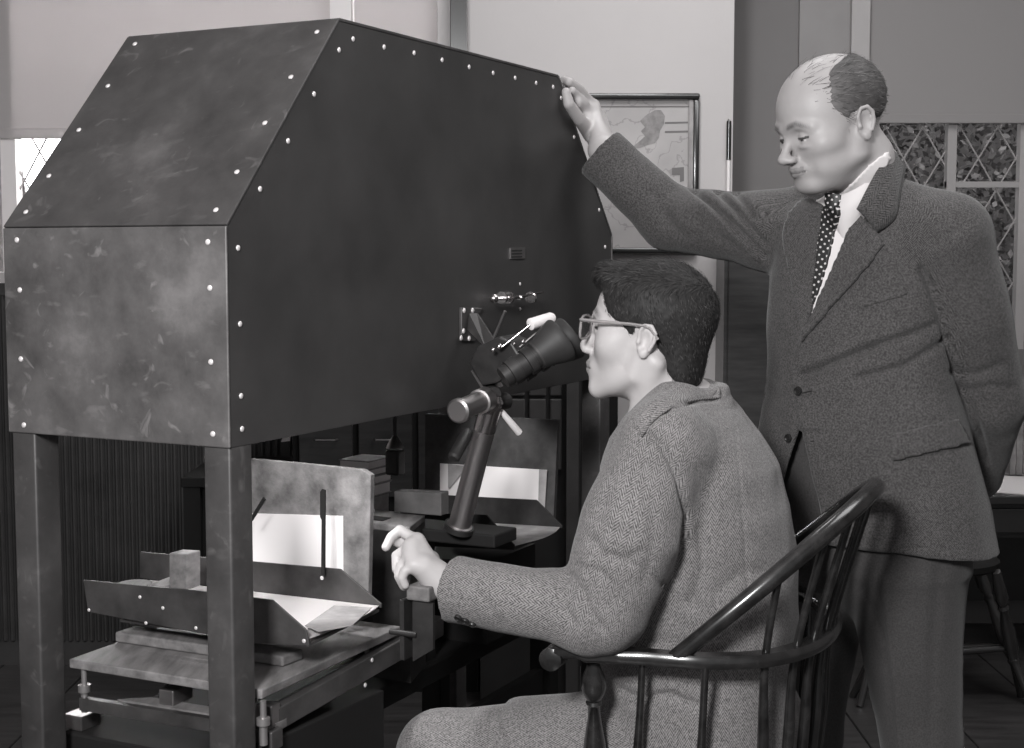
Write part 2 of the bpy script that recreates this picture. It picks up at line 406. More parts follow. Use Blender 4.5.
sheet([ondesk(988, 492), ondesk(1040, 496), ondesk(1036, 478), ondesk(996, 476)], DZ, 'white paper sheet at the front edge of the low far table')
sheet([ondesk(985, 474), ondesk(1040, 476), ondesk(1034, 462), ondesk(990, 461)], DZ, 'grey printed sheet lying behind the white sheet on the low far table', 'grey_paper')
rng = random.Random(5)
bx = at(1004, 440, 5.08).x
for i in range(11):
    w = rng.uniform(0.014, 0.026); h = rng.uniform(0.20, 0.235)
    t = thing('pamphlet', (bx + w / 2, 5.08, DZ + 0.0005), 'pale upright pamphlet in the row at the back of the low far table', 'book', 'pamphlets standing on the far table')
    slab('cover', (bx, 5.01, DZ + 0.0005), (bx + w - 0.001, 5.14, DZ + h), 'grey_paper', t, bev=0.002)
    bx += w
# ================================================================== THE VIEWING HOOD AND ITS STAGES
YAW = 0.468
S3 = Vector((math.sin(YAW), math.cos(YAW), 0)); W3 = Vector((-math.cos(YAW), math.sin(YAW), 0)); Z3 = Vector((0, 0, 1))
O3 = Vector((-0.398, 2.035, 0))
HB, HM, HT, HL, HW, HC = 1.096, 1.409, 1.731, 1.376, 0.421, 0.286
RB = Matrix((S3, W3, Z3)).transposed()          # columns: length, width, up
def L3(s, w, z): return O3 + S3 * s + W3 * w + Z3 * z
def on(px, py, n, c):
    """where the sight line through a pixel meets the plane n.p = c"""
    r = ray(px, py); e = Vector((0, 0, EYE)); return e + r * ((c - n.dot(e)) / n.dot(r))
def at_w(px, py, w): return on(px, py, W3, W3.dot(O3) + w)
def at_s(px, py, s): return on(px, py, S3, S3.dot(O3) + s)
def at_z(px, py, z): return on(px, py, Z3, z)

def stained_steel(name, base, hi, lo):
    m = bpy.data.materials.new(name); m.use_nodes = True; nt = m.node_tree; N = nt.nodes; L = nt.links
    b = N['Principled BSDF']; b.inputs['Metallic'].default_value = 0.35; b.inputs['Roughness'].default_value = 0.42
    tc = N.new('ShaderNodeTexCoord')
    n1 = N.new('ShaderNodeTexNoise'); n1.inputs['Scale'].default_value = 7; n1.inputs['Detail'].default_value = 8; n1.inputs['Roughness'].default_value = 0.65
    n2 = N.new('ShaderNodeTexNoise'); n2.inputs['Scale'].default_value = 22; n2.inputs['Detail'].default_value = 3; n2.inputs['Distortion'].default_value = 1.2
    mp = N.new('ShaderNodeMapping'); mp.inputs['Rotation'].default_value = (0.4, 0.2, 0.5); mp.inputs['Scale'].default_value = (1, 9, 9)
    n3 = N.new('ShaderNodeTexNoise'); n3.inputs['Scale'].default_value = 5; n3.inputs['Detail'].default_value = 5
    L.new(tc.outputs['Object'], mp.inputs[0]); L.new(mp.outputs[0], n3.inputs[0])
    for n in (n1, n2): L.new(tc.outputs['Object'], n.inputs[0])
    cr = N.new('ShaderNodeValToRGB'); E = cr.color_ramp.elements
    E[0].position = 0.28; E[0].color = tone(lo); E[1].position = 0.55; E[1].color = tone(base); e = E.new(0.78); e.color = tone(hi)
    L.new(n1.outputs[0], cr.inputs[0])
    c2 = N.new('ShaderNodeValToRGB'); c2.color_ramp.elements[0].position = 0.64; c2.color_ramp.elements[0].color = (0, 0, 0, 1)
    c2.color_ramp.elements[1].position = 0.78; c2.color_ramp.elements[1].color = (.6, .6, .6, 1); L.new(n2.outputs[0], c2.inputs[0])
    mx = N.new('ShaderNodeMixRGB'); mx.inputs['Color2'].default_value = tone(hi * 1.5); L.new(c2.outputs[0], mx.inputs[0]); L.new(cr.outputs[0], mx.inputs[1])
    c3 = N.new('ShaderNodeValToRGB'); c3.color_ramp.elements[0].position = 0.62; c3.color_ramp.elements[0].color = (0, 0, 0, 1)
    c3.color_ramp.elements[1].position = 0.72; c3.color_ramp.elements[1].color = (.22, .22, .22, 1); L.new(n3.outputs[0], c3.inputs[0])
    m2 = N.new('ShaderNodeMixRGB'); m2.inputs['Color2'].default_value = tone(hi * 1.3); L.new(c3.outputs[0], m2.inputs[0]); L.new(mx.outputs[0], m2.inputs[1])
    L.new(m2.outputs[0], b.inputs['Base Color'])
    rr = N.new('ShaderNodeMapRange'); rr.inputs[3].default_value = 0.3; rr.inputs[4].default_value = 0.55; L.new(n1.outputs[0], rr.inputs[0]); L.new(rr.outputs[0], b.inputs['Roughness'])
    MATS[name] = m
stained_steel('stained_steel', 0.135, 0.25, 0.055)
stained_steel('slope_steel', 0.085, 0.15, 0.045)
stained_steel('leg_steel', 0.075, 0.13, 0.04)
mat('hood_black', 0.040, 0.45, noise=0.35, nscale=4, spec=0.45)
mat('column_gloss', 0.50, 0.37, 1.0, noise=0.1)
mat('block_grey', 0.085, 0.7, noise=0.3, nscale=20)
mat('hood_inside', 0.01, 0.8)

hood = thing('viewing_hood', L3(HL / 2, HW / 2, 0), 'large riveted dark steel hood with sloped ends on four square legs', 'viewing hood')
T = 0.004
side_outline = [(0, HB), (0, HM), (HC, HT), (HL - HC, HT), (HL, HM), (HL, HB)]
side_near = MB().prism([L3(s, 0, z) for s, z in side_outline], W3 * T, bev=0.0012).build('side_panel', 'hood_black', hood)
side_far = MB().prism([L3(s, HW - T, z) for s, z in side_outline], W3 * T).build('side_panel', 'hood_black', hood)
e = 0.0015
end_near = MB().prism([L3(-T, -e, HB), L3(-T, HW + e, HB), L3(-T, HW + e, HM), L3(-T, -e, HM)], S3 * T, bev=0.0019).build('end_panel', 'stained_steel', hood)
end_far = MB().prism([L3(HL, -e, HB), L3(HL, HW + e, HB), L3(HL, HW + e, HM), L3(HL, -e, HM)], S3 * T).build('end_panel', 'stained_steel', hood)
ns = Vector((-(HT - HM), 0, HC)).normalized(); nv = (S3 * ns.x + Z3 * ns.z) * T
slope_near = MB().prism([L3(0, -e, HM), L3(0, HW + e, HM), L3(HC, HW + e, HT), L3(HC, -e, HT)], nv, bev=0.0012).build('slope_panel', 'slope_steel', hood)
nv2 = (-S3 * ns.x + Z3 * ns.z) * T
slope_far = MB().prism([L3(HL, -e, HM), L3(HL, HW + e, HM), L3(HL - HC, HW + e, HT), L3(HL - HC, -e, HT)], nv2).build('slope_panel', 'slope_steel', hood)
MB().prism([L3(HC, -e, HT), L3(HC, HW + e, HT), L3(HL - HC, HW + e, HT), L3(HL - HC, -e, HT)], Z3 * T).build('top_panel', 'slope_steel', hood)
# inner angle bars the panels are screwed to
MB().box(L3(HL / 2, 0.016, HB + 0.012), (HL - 0.02, 0.02, 0.02), RB).build('lower_rail', 'cast_dark', hood)
MB().box(L3(HL / 2, HW - 0.016, HB + 0.012), (HL - 0.02, 0.02, 0.02), RB).build('lower_rail', 'cast_dark', hood)
# legs: square tube with rounded corners
for s, w in ((0.026, 0.025), (0.026, HW - 0.025), (HL - 0.026, 0.025), (HL - 0.026, HW - 0.025)):
    MB().box(L3(s, w, (HB + 0.03) / 2), (0.052, 0.048, HB + 0.03), RB, bev=0.0045, seg=3).build('leg', 'leg_steel', hood, smooth=True)
# screws, each an object, sharing one domed mesh
sm = MB(); sm.lathe((0, 0, 0), (0, 0, 1), [(0.0, 0.0044), (0.0010, 0.0042), (0.0018, 0.0030), (0.0022, 0.0)], 12)
bmesh.ops.remove_doubles(sm.bm, verts=sm.bm.verts, dist=1e-5); bmesh.ops.recalc_face_normals(sm.bm, faces=sm.bm.faces)
screw_me = bpy.data.meshes.new('screw'); sm.bm.to_mesh(screw_me); sm.bm.free(); screw_me.materials.append(MATS['screw_metal'])
screw_me.polygons.foreach_set('use_smooth', [True] * len(screw_me.polygons))
def screw(P, n, parent, sc=1.0):
    o = bpy.data.objects.new('screw', screw_me); COL.objects.link(o); o.parent = parent
    q = Vector(n).to_track_quat('Z', 'Y').to_matrix().to_4x4()
    o.matrix_local = Matrix.Translation(Vector(P) - ORG[parent.name]) @ q @ Matrix.Scale(sc, 4)
    return o
for p in ((17, 240), (20, 290), (21, 359), (24, 425), (208, 242), (210, 288), (211, 362), (213, 434)):
    screw(at_s(*p, -T), -S3, end_near)
nn = nv.normalized(); c0 = nn.dot(L3(0, 0, HM)) + T
for p in ((135, 44), (108, 86), (79, 130), (49, 176), (26, 212), (317, 32), (291, 77), (265, 123), (237, 172), (216, 210)):
    screw(on(*p, nn, c0), nn, slope_near)
for p in ((238, 248), (240, 324), (241, 396), (242, 429), (260, 189), (288, 141), (314, 94), (339, 50), (353, 39), (384, 47), (414, 53),
          (442, 60), (469, 67), (493, 73), (515, 78), (536, 83), (553, 87), (561, 98), (574, 137), (599, 210), (605, 247)):
    screw(at_w(*p, 0), -W3, side_near)
# maker's plate and the little adjusting spindle on the long side
npl = MB().prism([at_w(*p, 0) for p in ((509.5, 248), (524, 247.5), (524, 258.5), (509.5, 259))], -W3 * 0.003).build('name_plate', 'steel', side_near)
for k in range(3):
    MB().prism([at_w(x, y + k * 3.1, -0.0035) for x, y in ((511.5, 250.2), (522, 249.8), (522, 251.2), (511.5, 251.6))], -W3 * 0.0006).build('plate_line', 'cast_dark', npl)
sp = [at_w(492, 298.5, -0.022), at_w(520, 297, -0.022), at_w(543, 292, -0.03)]
spin = MB().tube(sp, [0.003, 0.003, 0.0022], 8).build('adjusting_spindle', 'bright_steel', hood, smooth=True)
dv = (sp[1] - sp[0]).normalized()
for x, r in ((502, 0.013), (508.5, 0.013), (520, 0.006), (531, 0.013)):
    P = at_w(x, 297.6, -0.022); MB().cyl(P - dv * 0.0025, P + dv * 0.0025, r * 0.9, n=18).build('disc', 'bright_steel', spin, smooth=True)
MB().ball(at_w(494, 298.5, -0.022), 0.0085).build('spindle_knob', 'bright_steel', spin, smooth=True)
for p in ((520, 284), (520, 309)): screw(at_w(*p, 0), -W3, side_near, 0.8)

# ------------------------------------------------ bench that carries the stages
bench = thing('bench', L3(0.65, 0.2, 0), 'low dark bench under the steel hood carrying both picture stages', 'bench')
BZ = 0.60
MB().box(L3(0.70, 0.24, BZ - 0.02), (1.24, 0.34, 0.04), RB, bev=0.004).build('bench_top', 'black_paint', bench)
for s in (0.14, 1.24):
    for w in (0.10, 0.38):
        MB().box(L3(s, w, (BZ - 0.04) / 2), (0.05, 0.05, BZ - 0.04), RB, bev=0.004).build('leg', 'black_paint', bench)
MB().box(L3(0.70, 0.10, 0.3), (1.05, 0.02, 0.3), RB).build('front_board', 'black_paint', bench)

# ------------------------------------------------ near carriage
P0 = at_w(262, 690, 0.0); ZB = P0.z
car = thing('print_carriage', L3(0.25, 0.2, BZ), 'wooden carriage board on levelling screws, sliding on rails between the hood legs', 'carriage')
c_fr, c_fl = at_z(262, 690, ZB), at_z(69, 659, ZB)
c_br = at_z(401, 626, ZB); c_bl = c_fl + (c_br - c_fr)
MB().prism([c_fr, c_br, c_bl, c_fl], -Z3 * 0.0145, bev=0.002).build('carriage_board', 'wood_board', car)
# long wood block on the board
b0, b1 = at_z(115, 642, ZB + 0.001), at_z(283, 667, ZB + 0.001)
ud = (b1 - b0).normalized(); vd = Z3.cross(ud)
MB().prism([b0, b1, b1 + vd * 0.05 + ud * 0.004, b0 + vd * 0.05], Z3 * 0.017, bev=0.003).build('wood_batten', 'wood_block', car)
# frame below the board
zr = ZB - 0.060
f0, f1 = at_z(79, 698, zr), at_z(268, 728, zr)
fd = (f1 - f0).normalized(); gd = Z3.cross(fd)
MB().prism([f0, f1, f1 + gd * 0.012, f0 + gd * 0.012], -Z3 * 0.020).build('front_rail', 'plate_metal', car)
MB().prism([f0 + fd * 0.06 + gd * 0.02, f1 + gd * 0.02, f1 + gd * 0.05, f0 + fd * 0.10 + gd * 0.05], -Z3 * 0.012).build('cross_slat', 'wood_block', car)
def post(px, py, zt, zb_, r, m='brushed_steel'):
    P = at_z(px, py, zt); return MB().lathe((P.x, P.y, zb_), (P.x, P.y, zt), [(0, r), (0.45, r), (0.46, r * 1.7), (0.62, r * 1.7), (0.63, r * 0.8), (1, r * 0.8)], 12).build('levelling_screw', m, car, smooth=True)
post(84, 668, ZB - 0.014, ZB - 0.085, 0.006); post(263, 701, ZB - 0.014, ZB - 0.08, 0.006); post(367, 644, ZB - 0.014, ZB - 0.07, 0.005)
for q, sz in (((172, 695), (0.028, 0.05, 0.024)), ((264, 716), (0.03, 0.024, 0.034))):
    P = at_z(q[0], q[1], zr + 0.012); MB().box(P + gd * 0.01, sz, Matrix((fd, gd, Z3)).transposed(), bev=0.002).build('slide_block', 'steel', car)
P = at_z(268, 738, zr - 0.02); MB().box(P, (0.034, 0.03, 0.03), Matrix((fd, gd, Z3)).transposed(), bev=0.002).build('slide_block', 'plate_metal', car)
# long rails running under the hood
r0 = at_w(272, 712, 0.0); r1 = at_w(444, 616, 0.0)
MB().prism([r0, r1, r1 + W3 * 0.02, r0 + W3 * 0.02], -Z3 * 0.036, bev=0.002).build('slide_rail', 'plate_metal', car)
r0 = at_w(264, 745, 0.0); r1 = at_w(384, 690, 0.0)
MB().prism([r0, r1, r1 + W3 * 0.06, r0 + W3 * 0.06], -Z3 * 0.10, bev=0.002).build('base_rail', 'black_paint', car)
for p in ((372, 660), (404, 640), (421, 648), (402, 650), (412, 646), (418, 643), (365, 685)):
    screw(at_w(*p, -0.001), -W3, car, 0.9)
# handle block for the hand, on a plate beyond the side of the hood
h0 = at(406, 600, 2.305); hu = -W3; hv = S3; hl = 0.043
hb = MB().prism([h0, h0 + hu * hl, h0 + hu * hl + hv * 0.05, h0 + hv * 0.05], Z3 * 0.024, bev=0.003).build('handle_block', 'wood_block', car)
MB().prism([h0 + hu * 0.012 - Z3 * 0.001, h0 + hu * 0.05 - Z3 * 0.001, h0 + hu * 0.05 - Z3 * 0.075, h0 + hu * 0.012 - Z3 * 0.10], hv * 0.006).build('handle_plate', 'cast_dark', hb)
MB().prism([h0 - hu * 0.012 - Z3 * 0.001, h0 - hu * 0.004 - Z3 * 0.001, h0 - hu * 0.004 - Z3 * 0.10, h0 - hu * 0.012 - Z3 * 0.10], hv * 0.05).build('handle_plate', 'cast_dark', hb)
MB().cyl(h0 + hu * 0.02 - Z3 * 0.055, h0 - hu * 0.03 - Z3 * 0.055, 0.005, n=12).build('pinion', 'cast_dark', hb, smooth=True)

# ------------------------------------------------ near picture tray
SF, SK = 0.155, 0.355
tray = thing('picture_tray', L3(0.26, 0.2, ZB), 'dark sheet metal picture tray with cut corners on the near carriage', 'tray')
fp = [at_s(*p, SF) for p in ((83, 580), (208, 592), (272, 600), (306, 630), (309, 646), (252, 643), (88, 612))]
fpl = MB().prism(fp, S3 * 0.004, bev=0.001).build('front_plate', 'plate_metal', tray)
bp_ = [at_s(*p, SK) for p in ((140, 552), (340, 569), (381, 604), (381, 608), (240, 592), (140, 578))]
bpl = MB().prism(bp_, S3 * 0.004, bev=0.001).build('back_plate', 'plate_metal', tray)
for p in ((89, 610), (140, 597), (163, 608), (146, 623), (196, 628)): screw(at_s(*p, SF - 0.001), -S3, fpl, 0.7)
screw(at_s(304, 641, SF - 0.001), -S3, fpl, 0.8); screw(at_s(322, 578, SK - 0.001), -S3, bpl, 0.8)
# floor of the tray and the white print that droops over its right edge
k0, k1 = at_s(150, 581, SK - 0.003), at_s(379, 607, SK - 0.003)
g0, g1 = at_s(120, 616, SF + 0.008), at_s(309, 640, SF + 0.008)
MB().prism([k0 - Z3 * 0.004, k1 - Z3 * 0.004, g1 - Z3 * 0.006, g0 - Z3 * 0.006], -Z3 * 0.004).build('tray_floor', 'plate_metal', tray)
def curved_print(name, k0, k1, g0, g1, sag, m, label, parent=None, nu=12):
    b = MB(); rows = []
    for i in range(nu + 1):
        t = i / nu
        bend = math.sin(PI * t)
        rows.append([b.bm.verts.new(k0.lerp(g0, t)), b.bm.verts.new(k1.lerp(g1, t) + (k1 - k0).normalized() * bend * sag)])
    for i in range(nu): b.bm.faces.new((rows[i][0], rows[i][1], rows[i + 1][1], rows[i + 1][0]))
    r = bmesh.ops.solidify(b.bm, geom=b.bm.faces[:], thickness=0.002)
    return b.build(name, m, parent, label=label, cat=None if parent else 'print')
curved_print('photo_print', k0 + Z3 * 0.002, k1 + Z3 * 0.002, g0 + Z3 * 0.002, g1 + Z3 * 0.002, 0.012, 'white_paper', 'white photographic print lying in the near metal tray')
gp = [at_z(x, y, (k1.z + g1.z) / 2 + 0.006) for x, y in ((334, 606), (372, 608), (352, 626), (318, 632), (305, 626))]
MB().prism(gp, Z3 * 0.001).build('photo_print', 'grey_paper', label='small grey print lying on the white print in the near tray', cat='print')
# things between the plates: round tin and small square block
P = at_s(135, 583, 0.25); MB().cyl(P - Z3 * 0.030, P, 0.029, n=28).build('round_tin', 'wood_block', label='low round wooden disc behind the front plate of the near tray', cat='disc', smooth=True)
q0 = at_s(169, 588, 0.22); q1 = at_s(187, 590, 0.22)
MB().prism([q0, q1, at_s(187, 554, 0.22), at_s(169, 553, 0.22)], S3 * 0.035, bev=0.002).build('upright_block', 'wood_block', label='small upright square block standing in the near tray', cat='block')
q0 = at_s(148, 594, 0.205); q1 = at_s(164, 596, 0.205); MB().prism([q0, q1, q1 + S3 * 0.06 + Z3 * 0.003, q0 + S3 * 0.06 + Z3 * 0.003], Z3 * 0.016, bev=0.002).build('flat_block', 'wood_block', label='flat wooden slip lying before the small upright block', cat='block')
# backboard with the lit white picture
SB = 0.425
back = thing('backboard', at_s(300, 600, SB), 'mottled upright backboard behind the near tray with white picture', 'board')
MB().prism([at_s(*p, SB) for p in ((215, 456), (300, 463.5), (362, 469.5), (371, 475), (368, 604), (215, 590))], S3 * 0.013, bev=0.002).build('board_panel', 'pressed_board', back)
MB().prism([at_s(*p, SB - 0.0015) for p in ((222, 512.5), (343, 516), (343.5, 604), (222, 596))], S3 * 0.0012).build('picture_sheet', 'white_paper', back)
pr = [at_s(322.5, 489, SK - 0.006), at_s(322.5, 577, SK - 0.006)]
MB().prism([at_s(*p, SK - 0.006) for p in ((320, 492), (322, 489), (325, 490), (324.5, 576), (321, 576), (321.5, 520), (320, 517))], S3 * 0.003).build('pointer_bar', 'black_paint', bpl)
MB().prism([at_s(*p, SK - 0.006) for p in ((263, 497), (265, 500), (252, 521), (249, 520))], S3 * 0.003).build('pointer_bar', 'black_paint', bpl)

# ------------------------------------------------ cross beam, blocks and books between the stages
beam = thing('cross_beam', L3(0.62, 0.15, BZ), 'dark cross beam between the two stages carrying the lens column', 'beam support')
zc = at_w(460, 526, 0.01).z - 0.004
MB().box(L3(0.70, 0.10, zc - 0.012), (0.09, 0.36, 0.024), RB, bev=0.003).build('beam_top', 'black_paint', beam)
MB().box(L3(0.70, 0.24, (zc - 0.024 + BZ) / 2), (0.05, 0.04, zc - 0.024 - BZ), RB).build('beam_leg', 'black_paint', beam)
MB().box(L3(0.70, 0.10, (zc - 0.024 + BZ) / 2), (0.05, 0.03, zc - 0.024 - BZ), RB).build('beam_leg', 'black_paint', beam)
# grey wooden shelf with a slot, left of the column
u0 = at_s(372, 533, 0.53)
sh = thing('slotted_shelf', u0, 'grey wooden shelf with a dark slot beside the near backboard', 'shelf')
zsh = at_s(372, 527, 0.53).z
a_, b_, c_, d_ = at_z(372, 523, zsh), at_z(410, 527, zsh), at_z(425, 515, zsh), at_z(374, 509, zsh)
MB().prism([a_, b_, c_, d_], -Z3 * 0.012, bev=0.0015).build('shelf_board', 'wood_block', sh)
MB().prism([at_z(*p, zsh + 0.0005) for p in ((372, 520), (383, 521), (391, 518), (374, 516))], Z3 * 0.0008).build('slot', 'black_paint', sh)
MB().prism([a_ - Z3 * 0.012, b_ - Z3 * 0.012, c_ - Z3 * 0.012, d_ - Z3 * 0.012], -Z3 * (zsh - 0.012 - BZ)).build('shelf_base', 'cast_dark', sh)
q = [at_s(*p, 0.66) for p in ((394, 512), (441, 516), (441, 493), (394, 491))]
MB().prism(q, S3 * 0.03, bev=0.002).build('grey_block', 'block_grey', label='grey rectangular block lying behind the slotted shelf', cat='block')
# stack of books behind the backboard
z = at_s(370, 516, 0.85).z; P = at_s(366, 500, 0.85)
MB().box(Vector((P.x, P.y, (BZ + z) / 2)), (0.10, 0.10, z - BZ), RB).build('plinth', 'black_paint', label='black plinth under the book stack behind the near backboard', cat='plinth')
hs = (0.030, 0.016, 0.012, 0.010, 0.012); tot = at_s(370, 458, 0.85).z - z; sc = tot / sum(hs)
names = ('thick dark book at the bottom of the stack behind the near backboard', 'pale book second from the bottom of the stack behind the backboard',
         'pale thin book in the middle of the stack behind the backboard', 'pale thin book second from the top of the stack behind the backboard', 'topmost pale book of the stack behind the near backboard')
for i, h in enumerate(hs):
    h *= sc; w = (0.060, 0.066, 0.070, 0.066, 0.072)[i]
    bk = thing('book', (P.x, P.y, z), names[i], 'book', 'stacked books behind the backboard')
    MB().box((P.x, P.y, z + h / 2), (0.085, w - 0.004, h - 0.004), RB).build('pages', 'grey_paper' if i == 0 else 'white_paper', bk)
    m_ = 'dark_board' if i == 0 else 'grey_paper'
    MB().box((P.x, P.y, z + h - 0.001), (0.09, w, 0.002), RB).build('cover', m_, bk)
    MB().box((P.x, P.y, z + 0.001), (0.09, w, 0.002), RB).build('cover', m_, bk)
    z += h
# small conical weight on a hook hanging under the hood
P = at_s(395, 437, 0.80)
wt = thing('hanging_weight', P, 'small cone-shaped metal weight hanging on a rod above the book stack', 'weight')
MB().cyl((P.x, P.y, P.z - 0.005), (P.x, P.y, HB + 0.02), 0.004, n=8).build('rod', 'cast_dark', wt)
MB().lathe((P.x, P.y, P.z - 0.022), (P.x, P.y, P.z + 0.004), [(0, 0.018), (0.3, 0.015), (1, 0.004)], 16).build('cone', 'steel', wt, smooth=True)
MB().box((P.x, P.y, P.z - 0.05), (0.03, 0.03, 0.05), RB, bev=0.004).build('weight_block', 'cast_dark', wt)

# ------------------------------------------------ far stage
far = thing('picture_tray', L3(1.0, 0.2, BZ), 'black metal picture tray of the far stage below the lens column', 'tray')
F1, F2, F3 = 0.80, 1.00, 1.07
FP = [at_s(*p, F1) for p in ((425, 513), (486, 515), (514, 545), (514, 549), (425, 546))]
MB().prism(FP, S3 * 0.004).build('front_plate', 'black_paint', far)
FK = [at_s(*p, F2) for p in ((440, 495), (536, 500), (562, 526), (562, 528), (440, 522))]
MB().prism(FK, S3 * 0.004).build('back_plate', 'cast_dark', far)
k0, k1 = at_s(440, 521, F2 - 0.003), at_s(560, 528, F2 - 0.003); g0, g1 = at_s(425, 543, F1 + 0.006), at_s(514, 547, F1 + 0.006)
MB().prism([k0, k1, g1, g0], -Z3 * 0.006).build('tray_floor', 'cast_dark', far)
curved_print('photo_print', k0 + Z3 * 0.002, k1 + Z3 * 0.002, g0 + Z3 * 0.002, g1 + Z3 * 0.002, 0.02, 'grey_paper', 'grey photographic print lying in the far metal tray')
pd = L3(0.96, 0.14, 0); zz = min(g0.z, k0.z) - 0.008
MB().box(Vector((pd.x, pd.y, (zz - 0.03 + BZ) / 2)), (0.22, 0.2, zz - 0.03 - BZ), RB).build('tray_base', 'black_paint', far)
fb_ = thing('backboard', at_s(500, 520, F3), 'dark upright backboard of the far stage with a white picture', 'board')
MB().prism([at_s(*p, F3) for p in ((425, 414), (558, 420), (553, 530), (425, 524))], S3 * 0.012, bev=0.001).build('board_panel', 'dark_board', fb_)
MB().prism([at_s(*p, F3 - 0.0015) for p in ((440, 463.5), (547, 470), (544.5, 512), (440, 506))], S3 * 0.0012).build('picture_sheet', 'white_paper', fb_)
MB().prism([at_s(*p, F3 - 0.003) for p in ((539, 469.5), (547, 470), (544.5, 512), (538, 511))], S3 * 0.0012).build('picture_margin', 'grey_paper', fb_)
MB().prism([at_s(*p, F3 - 0.003) for p in ((448, 464), (468, 466), (450, 488), (448, 488))], S3 * 0.0010).build('picture_patch', 'grey_paper', fb_)

# ------------------------------------------------ the binocular lens head and its column
mic = thing('binocular_viewer', at_w(460, 526, 0.01), 'black binocular viewer with rubber eyecups on a bright column under the hood', 'microscope')
ca, cb = at_w(459, 527, -0.01), at_w(491, 405, -0.09)
cd = (cb - ca).normalized()
column = MB().lathe(ca, cb, [(0, 0.024), (0.02, 0.024), (0.025, 0.0205), (0.80, 0.0190), (1.0, 0.0190)], 28).build('column', 'column_gloss', mic, smooth=True)
MB().lathe(ca.lerp(cb, 0.80), ca.lerp(cb, 1.01), [(0, 0.0200), (1, 0.0200)], 28).build('column_sleeve', 'bright_steel', mic, smooth=True)
MB().cyl(ca - cd * 0.006, ca + cd * 0.004, 0.028, n=28).build('column_flange', 'cast_dark', mic, smooth=True)
# clamp head with its lever and side lamp tube
ch = MB().lathe(cb - cd * 0.012 + Vector((-0.012, 0, 0)), cb + cd * 0.024, [(0, 0.016), (0.2, 0.024), (0.8, 0.024), (1, 0.014)], 20).build('clamp_head', 'bright_steel', mic, smooth=True)
MB().tube([at_w(501, 411, -0.10), at_w(511, 423, -0.11), at_w(519, 432.5, -0.115)], [0.005, 0.0062, 0.0066], 12).build('clamp_lever', 'white_paper', mic, smooth=True)
la, lb = at_w(457, 411.5, -0.09), at_w(486, 399, -0.09)
MB().lathe(la, lb, [(0, 0.0175), (0.03, 0.0215), (0.12, 0.0215), (0.14, 0.0185), (0.75, 0.0185), (0.76, 0.022), (1, 0.022)], 24).build('lamp_tube', 'column_gloss', mic, smooth=True)
MB().cyl(at_w(505, 401, -0.08), at_w(492, 404, -0.08), 0.016, n=20).build('clamp_screw', 'cast_dark', mic, smooth=True)
MB().lathe(at_w(453, 459, -0.0), at_w(469, 430, -0.0), [(0, 0.008), (0.05, 0.012), (0.9, 0.012), (1, 0.007)], 16).build('counter_tube', 'cast_dark', mic, smooth=True)
# tubes: near and far
nA, nB = at(503, 378, 2.44), at(562, 339, 2.47)
dn = (nB - nA).normalized()
off = Vector((0.302, 0.953, 0)) * 0.062
def tube_pair(k):
    A = nA + off * k; B = nB + off * k; d = (B - A)
    t = MB().lathe(A, A + d * 0.62, [(0, 0.019), (0.18, 0.019), (0.19, 0.023), (0.42, 0.023), (0.43, 0.0205), (0.62, 0.0205), (0.63, 0.0245), (0.80, 0.0245), (0.81, 0.022), (1, 0.022)], 26).build('eyepiece_tube', 'cast_dark', mic, smooth=True)
    MB().lathe(A + d * 0.56, A + d * 0.60, [(0, 0.0255), (1, 0.0255)], 26).build('tube_ring', 'plate_metal', t, smooth=True)
    cup = MB(); pr = [(0.55, 0.024), (0.62, 0.027), (0.72, 0.030), (0.86, 0.0375), (0.97, 0.0405), (1.0, 0.039), (0.97, 0.036), (0.8, 0.026)]
    u = d.normalized(); e_ = u.orthogonal().normalized(); f_ = u.cross(e_)
    cup.ring([[A + d * tt + (e_ * math.cos(2 * PI * i / 26) + f_ * math.sin(2 * PI * i / 26)) * r for i in range(26)] for tt, r in pr])
    cup.build('eyecup', 'rubber', t, smooth=True)
tube_pair(0.0); tube_pair(1.0)
# prism housing
HA = at(482, 374, 2.585); ax = (at(533, 338, 2.52) - HA); al = ax.normalized(); lat = Vector((0.302, 0.953, 0)); upn = lat.cross(al) * -1
upn = al.cross(lat); upn = upn if upn.z > 0 else -upn
def hp(a, n_): return HA + al * a + upn * n_ - lat * 0.035
MB().prism([hp(0, -0.022), hp(0.0, 0.026), hp(0.035, 0.042), hp(0.085, 0.034), hp(0.10, 0.012), hp(0.10, -0.03), hp(0.03, -0.034)], lat * 0.10, bev=0.004).build('prism_housing', 'cast_dark', mic)
MB().prism([hp(-0.004, -0.034), hp(-0.004, 0.012), hp(0.0, 0.012), hp(0.002, -0.034)], lat * 0.10).build('housing_plate', 'steel', mic)
MB().cyl(HA - al * 0.004 - upn * 0.03, cb + cd * 0.02, 0.014, n=16).build('neck_joint', 'cast_dark', mic, smooth=True)
# bracket and arm plate from the hood side
brk = MB().prism([at_w(*p, 0) for p in ((459, 307.5), (479, 308), (478, 313), (468, 314), (466, 331), (475, 341), (459, 341))], -W3 * 0.006, bev=0.001).build('bracket', 'plate_metal', mic)
for p in ((464, 310.5), (472.5, 310.5), (463.5, 331), (461, 338), (469, 338.5)): screw(at_w(*p, -0.006), -W3, brk, 1.15)
MB().prism([at_w(469, 313, -0.008), at_w(477, 313, -0.012), at(494, 339, 2.56), at(485, 347.5, 2.56), at_w(467, 330, -0.008)], lat * 0.006, bev=0.001).build('arm_plate', 'plate_metal', mic)
MB().tube([at(494, 337, 2.56), at(505, 311, 2.545)], 0.0027, 10).build('focus_lever', 'steel', mic, smooth=True)
Y0 = 2.50
MB().tube([at(502, 347, Y0), at(530, 325, Y0)], 0.0026, 10).build('lamp_arm', 'bright_steel', mic, smooth=True)
